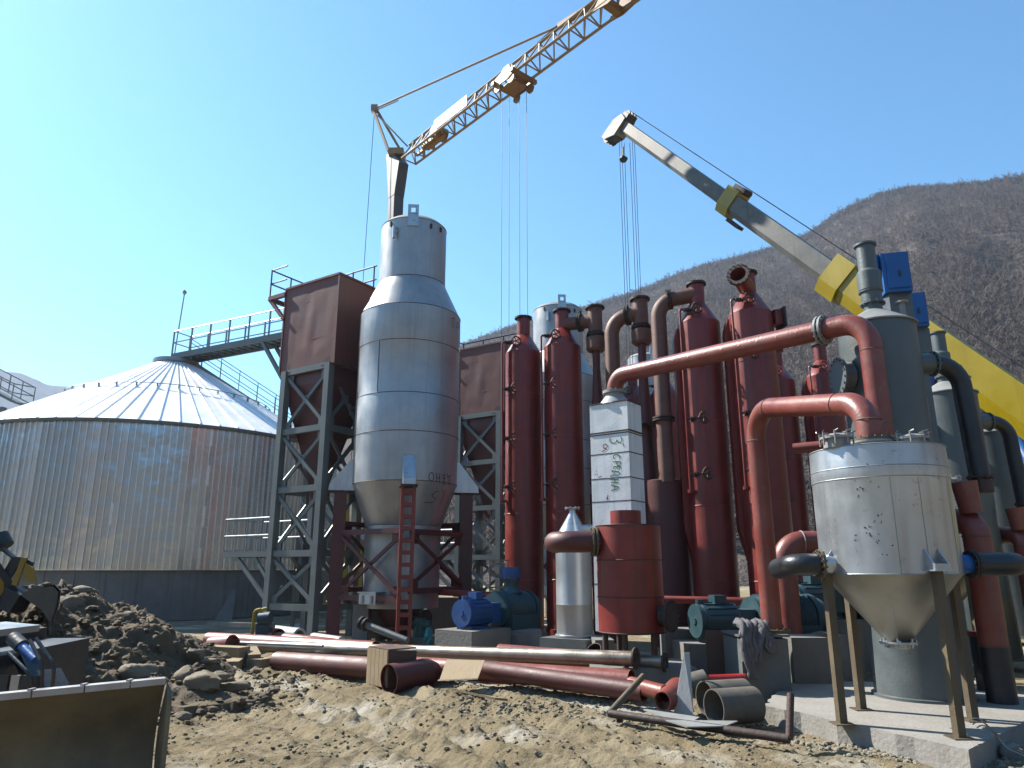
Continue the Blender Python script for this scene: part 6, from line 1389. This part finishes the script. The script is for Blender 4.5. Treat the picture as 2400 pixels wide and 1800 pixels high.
mb = MB(); p = on(s1_)+bu_*.5; mb.beam(p - bdv*.15, p + bdv*.35, .3, .12); mb.cyl(p + bdv*.3 - bs_*.2, p + bdv*.3 + bs_*.2, .1, 12); mb.beam(on(s1_+.02)-bu_*.45, on(s1_+.05)-bu_*.45, .3, .1); mb.build('rope_guide', M_flange, t)
for f_ in (.62, .8): pass
mb = MB(); a = RT.lerp(on(s2_), .62); 
for q_, l_ in ((.18, 0), (.36, 0)): mb.beam(on(s2_+.02) - bs_*.353 + bu_*(.3-q_), RT - bs_*.353 + bu_*(.3-q_), .012, .02)
mb.beam(a - bs_*.36 - bu_*.45, a - bs_*.36 + bu_*.45, .03, .05); mb.build('boom_stiffener', M_yellow, t)
hd0 = on(0); mb = MB(); dn = V(-.30, .0, -.95).normalized()
mb.prism([hd0 + bu_*.36 - bdv*.08, hd0 + bu_*.30 + bdv*.22, hd0 - bu_*.40 + bdv*.16, hd0 - bu_*.74 - bdv*.22, hd0 - bu_*.72 - bdv*.42, hd0 - bu_*.0 - bdv*.34], bs_*.02)
mb.prism([hd0 + bs_*-.28 + bu_*.36 - bdv*.08, hd0 + bs_*-.28 + bu_*.30 + bdv*.22, hd0 + bs_*-.28 - bu_*.40 + bdv*.16, hd0 + bs_*-.28 - bu_*.74 - bdv*.22, hd0 + bs_*-.28 - bu_*.72 - bdv*.42, hd0 + bs_*-.28 - bu_*.0 - bdv*.34], bs_*.56)
mb.build('boom_head', M_boomhead, t, 0)
mb = MB(); mb.prism([hd0 + bs_*-.2 - bu_*.40 + bdv*.20, hd0 + bs_*-.2 - bu_*.80 - bdv*.10, hd0 + bs_*-.2 - bu_*.76 - bdv*.3, hd0 + bs_*-.2 - bu_*.3], bs_*.4)
for q_ in (-.15, 0, .15): mb.cyl(hd0 - bu_*.6 - bdv*.2 + bs_*(q_-.03), hd0 - bu_*.6 - bdv*.2 + bs_*(q_+.03), .24, 18); mb.cyl(hd0 + bu_*.42 + bs_*(q_-.03) + bdv*.1, hd0 + bu_*.42 + bs_*(q_+.03) + bdv*.1, .17, 18)
mb.prism([hd0 + bs_*-.24 + bu_*.5 - bdv*.05, hd0 + bs_*-.24 + bu_*.5 + bdv*.25, hd0 + bs_*-.24 + bu_*.2 + bdv*.25, hd0 + bs_*-.24 + bu_*.2 - bdv*.05], bs_*.48); mb.build('head_sheaves', M_rope, t)
mb = MB(); mb.tube([hd0 + bu_*.58, on(s1_) + bu_*.62, RT + bu_*.75 + bdv*1.2], .016, 5)
for x, yy in ((1451, 322), (1457, 326), (1463, 335), (1476, 335), (1482, 330), (1487, 330)):
    p = P(x, yy, hd0.y - .0); q = P(x + 8 + (x-1451)*.15, 1060, hd0.y + .2); mb.cyl(p, V(p.x*.93+q.x*.07, q.y, 4.6), .010, 5)
mb.build('hoist_rope', M_rope, t)
mb = MB(); p = P(1460, 345, 24.0); mb.cyl(p, p + V(0,0,-.4), .03, 6); mb.blob(p + V(0,0,-.5), .14, 1, .1, 1.2, 1); mb.box(V(4.2, 24.0, 4.4), (.4, .3, .8)); mb.build('hook', M_rope, t)
rtb = RT + bdv*1.5
mb = MB(); mb.box(V(rtb.x+.2, rtb.y-.2, 2.2), (2.2, 2.0, 1.6), -.9); mb.box(V(rtb.x+.8, rtb.y-2.2, 2.0), (1.3, 1.2, 1.6), -.9); mb.build('turntable', M_yellow, t)
mb = MB(); mb.box(V(rtb.x+.6, rtb.y-.6, 1.1), (8.0, 2.3, .7), .35); mb.build('chassis', M_yellow, t)
for k in range(4):
    for s in (-1, 1): c_ = V(rtb.x+.6, rtb.y-.6, .55) + Matrix.Rotation(.35, 3, 'Z') @ V(-3 + k*2.0, s*1.05, 0); ax_ = Matrix.Rotation(.35, 3, 'Z') @ V(0, .2, 0); mb = MB(); mb.cyl(c_-ax_, c_+ax_, .55, 24); mb.build('wheel', M_black, t)
a, b = P(2370, 1012, 15.6), P(2480, 1180, 14.6); mb = MB(); mb.cyl(a, b, .13, 16); mb.build('lift_cylinder', M_blue, t)

# warehouse behind at the right edge
t = thing('warehouse', 'pale blue grey building with a white ribbed roof at the right edge', 'building', tuple(V(16.5, 26, 0)))
a = P(2368, 1262, 24); b = V(a.x + 9, 24 - 1.0, a.z); mb = MB(); mb.prism([V(a.x,24,-.1), V(b.x,b.y,-.1), V(b.x+2,b.y+9,-.1), V(a.x+2,33,-.1)], V(0,0,a.z+.1)); mb.build('wall', M_white, t, 0)
mb = MB(); zr = Z(1190, 29); mb.prism([V(a.x-.2,23.7,a.z), V(b.x,b.y-.3,a.z), V(b.x+1,b.y+4.5,zr), V(a.x+.9,28.6,zr)], V(0,0,.08)); mb.prism([V(a.x+.9,28.6,zr), V(b.x+1,b.y+4.5,zr), V(b.x+2,b.y+9.2,a.z), V(a.x+2,33.2,a.z)], V(0,0,.08))
for k in range(16): u = k/15; p = V(a.x-.2,23.7,a.z).lerp(V(b.x,b.y-.3,a.z), u); q = V(a.x+.9,28.6,zr).lerp(V(b.x+1,b.y+4.5,zr), u); mb.beam(p + V(0,0,.1), q + V(0,0,.1), .06, .08)
mb.build('roof', M_white, t, 0)
mb = MB()
for k in range(4): mb.beam(V(a.x,23.97,1.0+k*.55), V(b.x,b.y-.03,1.0+k*.55), .03, .05)
mb.build('wall_seams', M_galv, t)
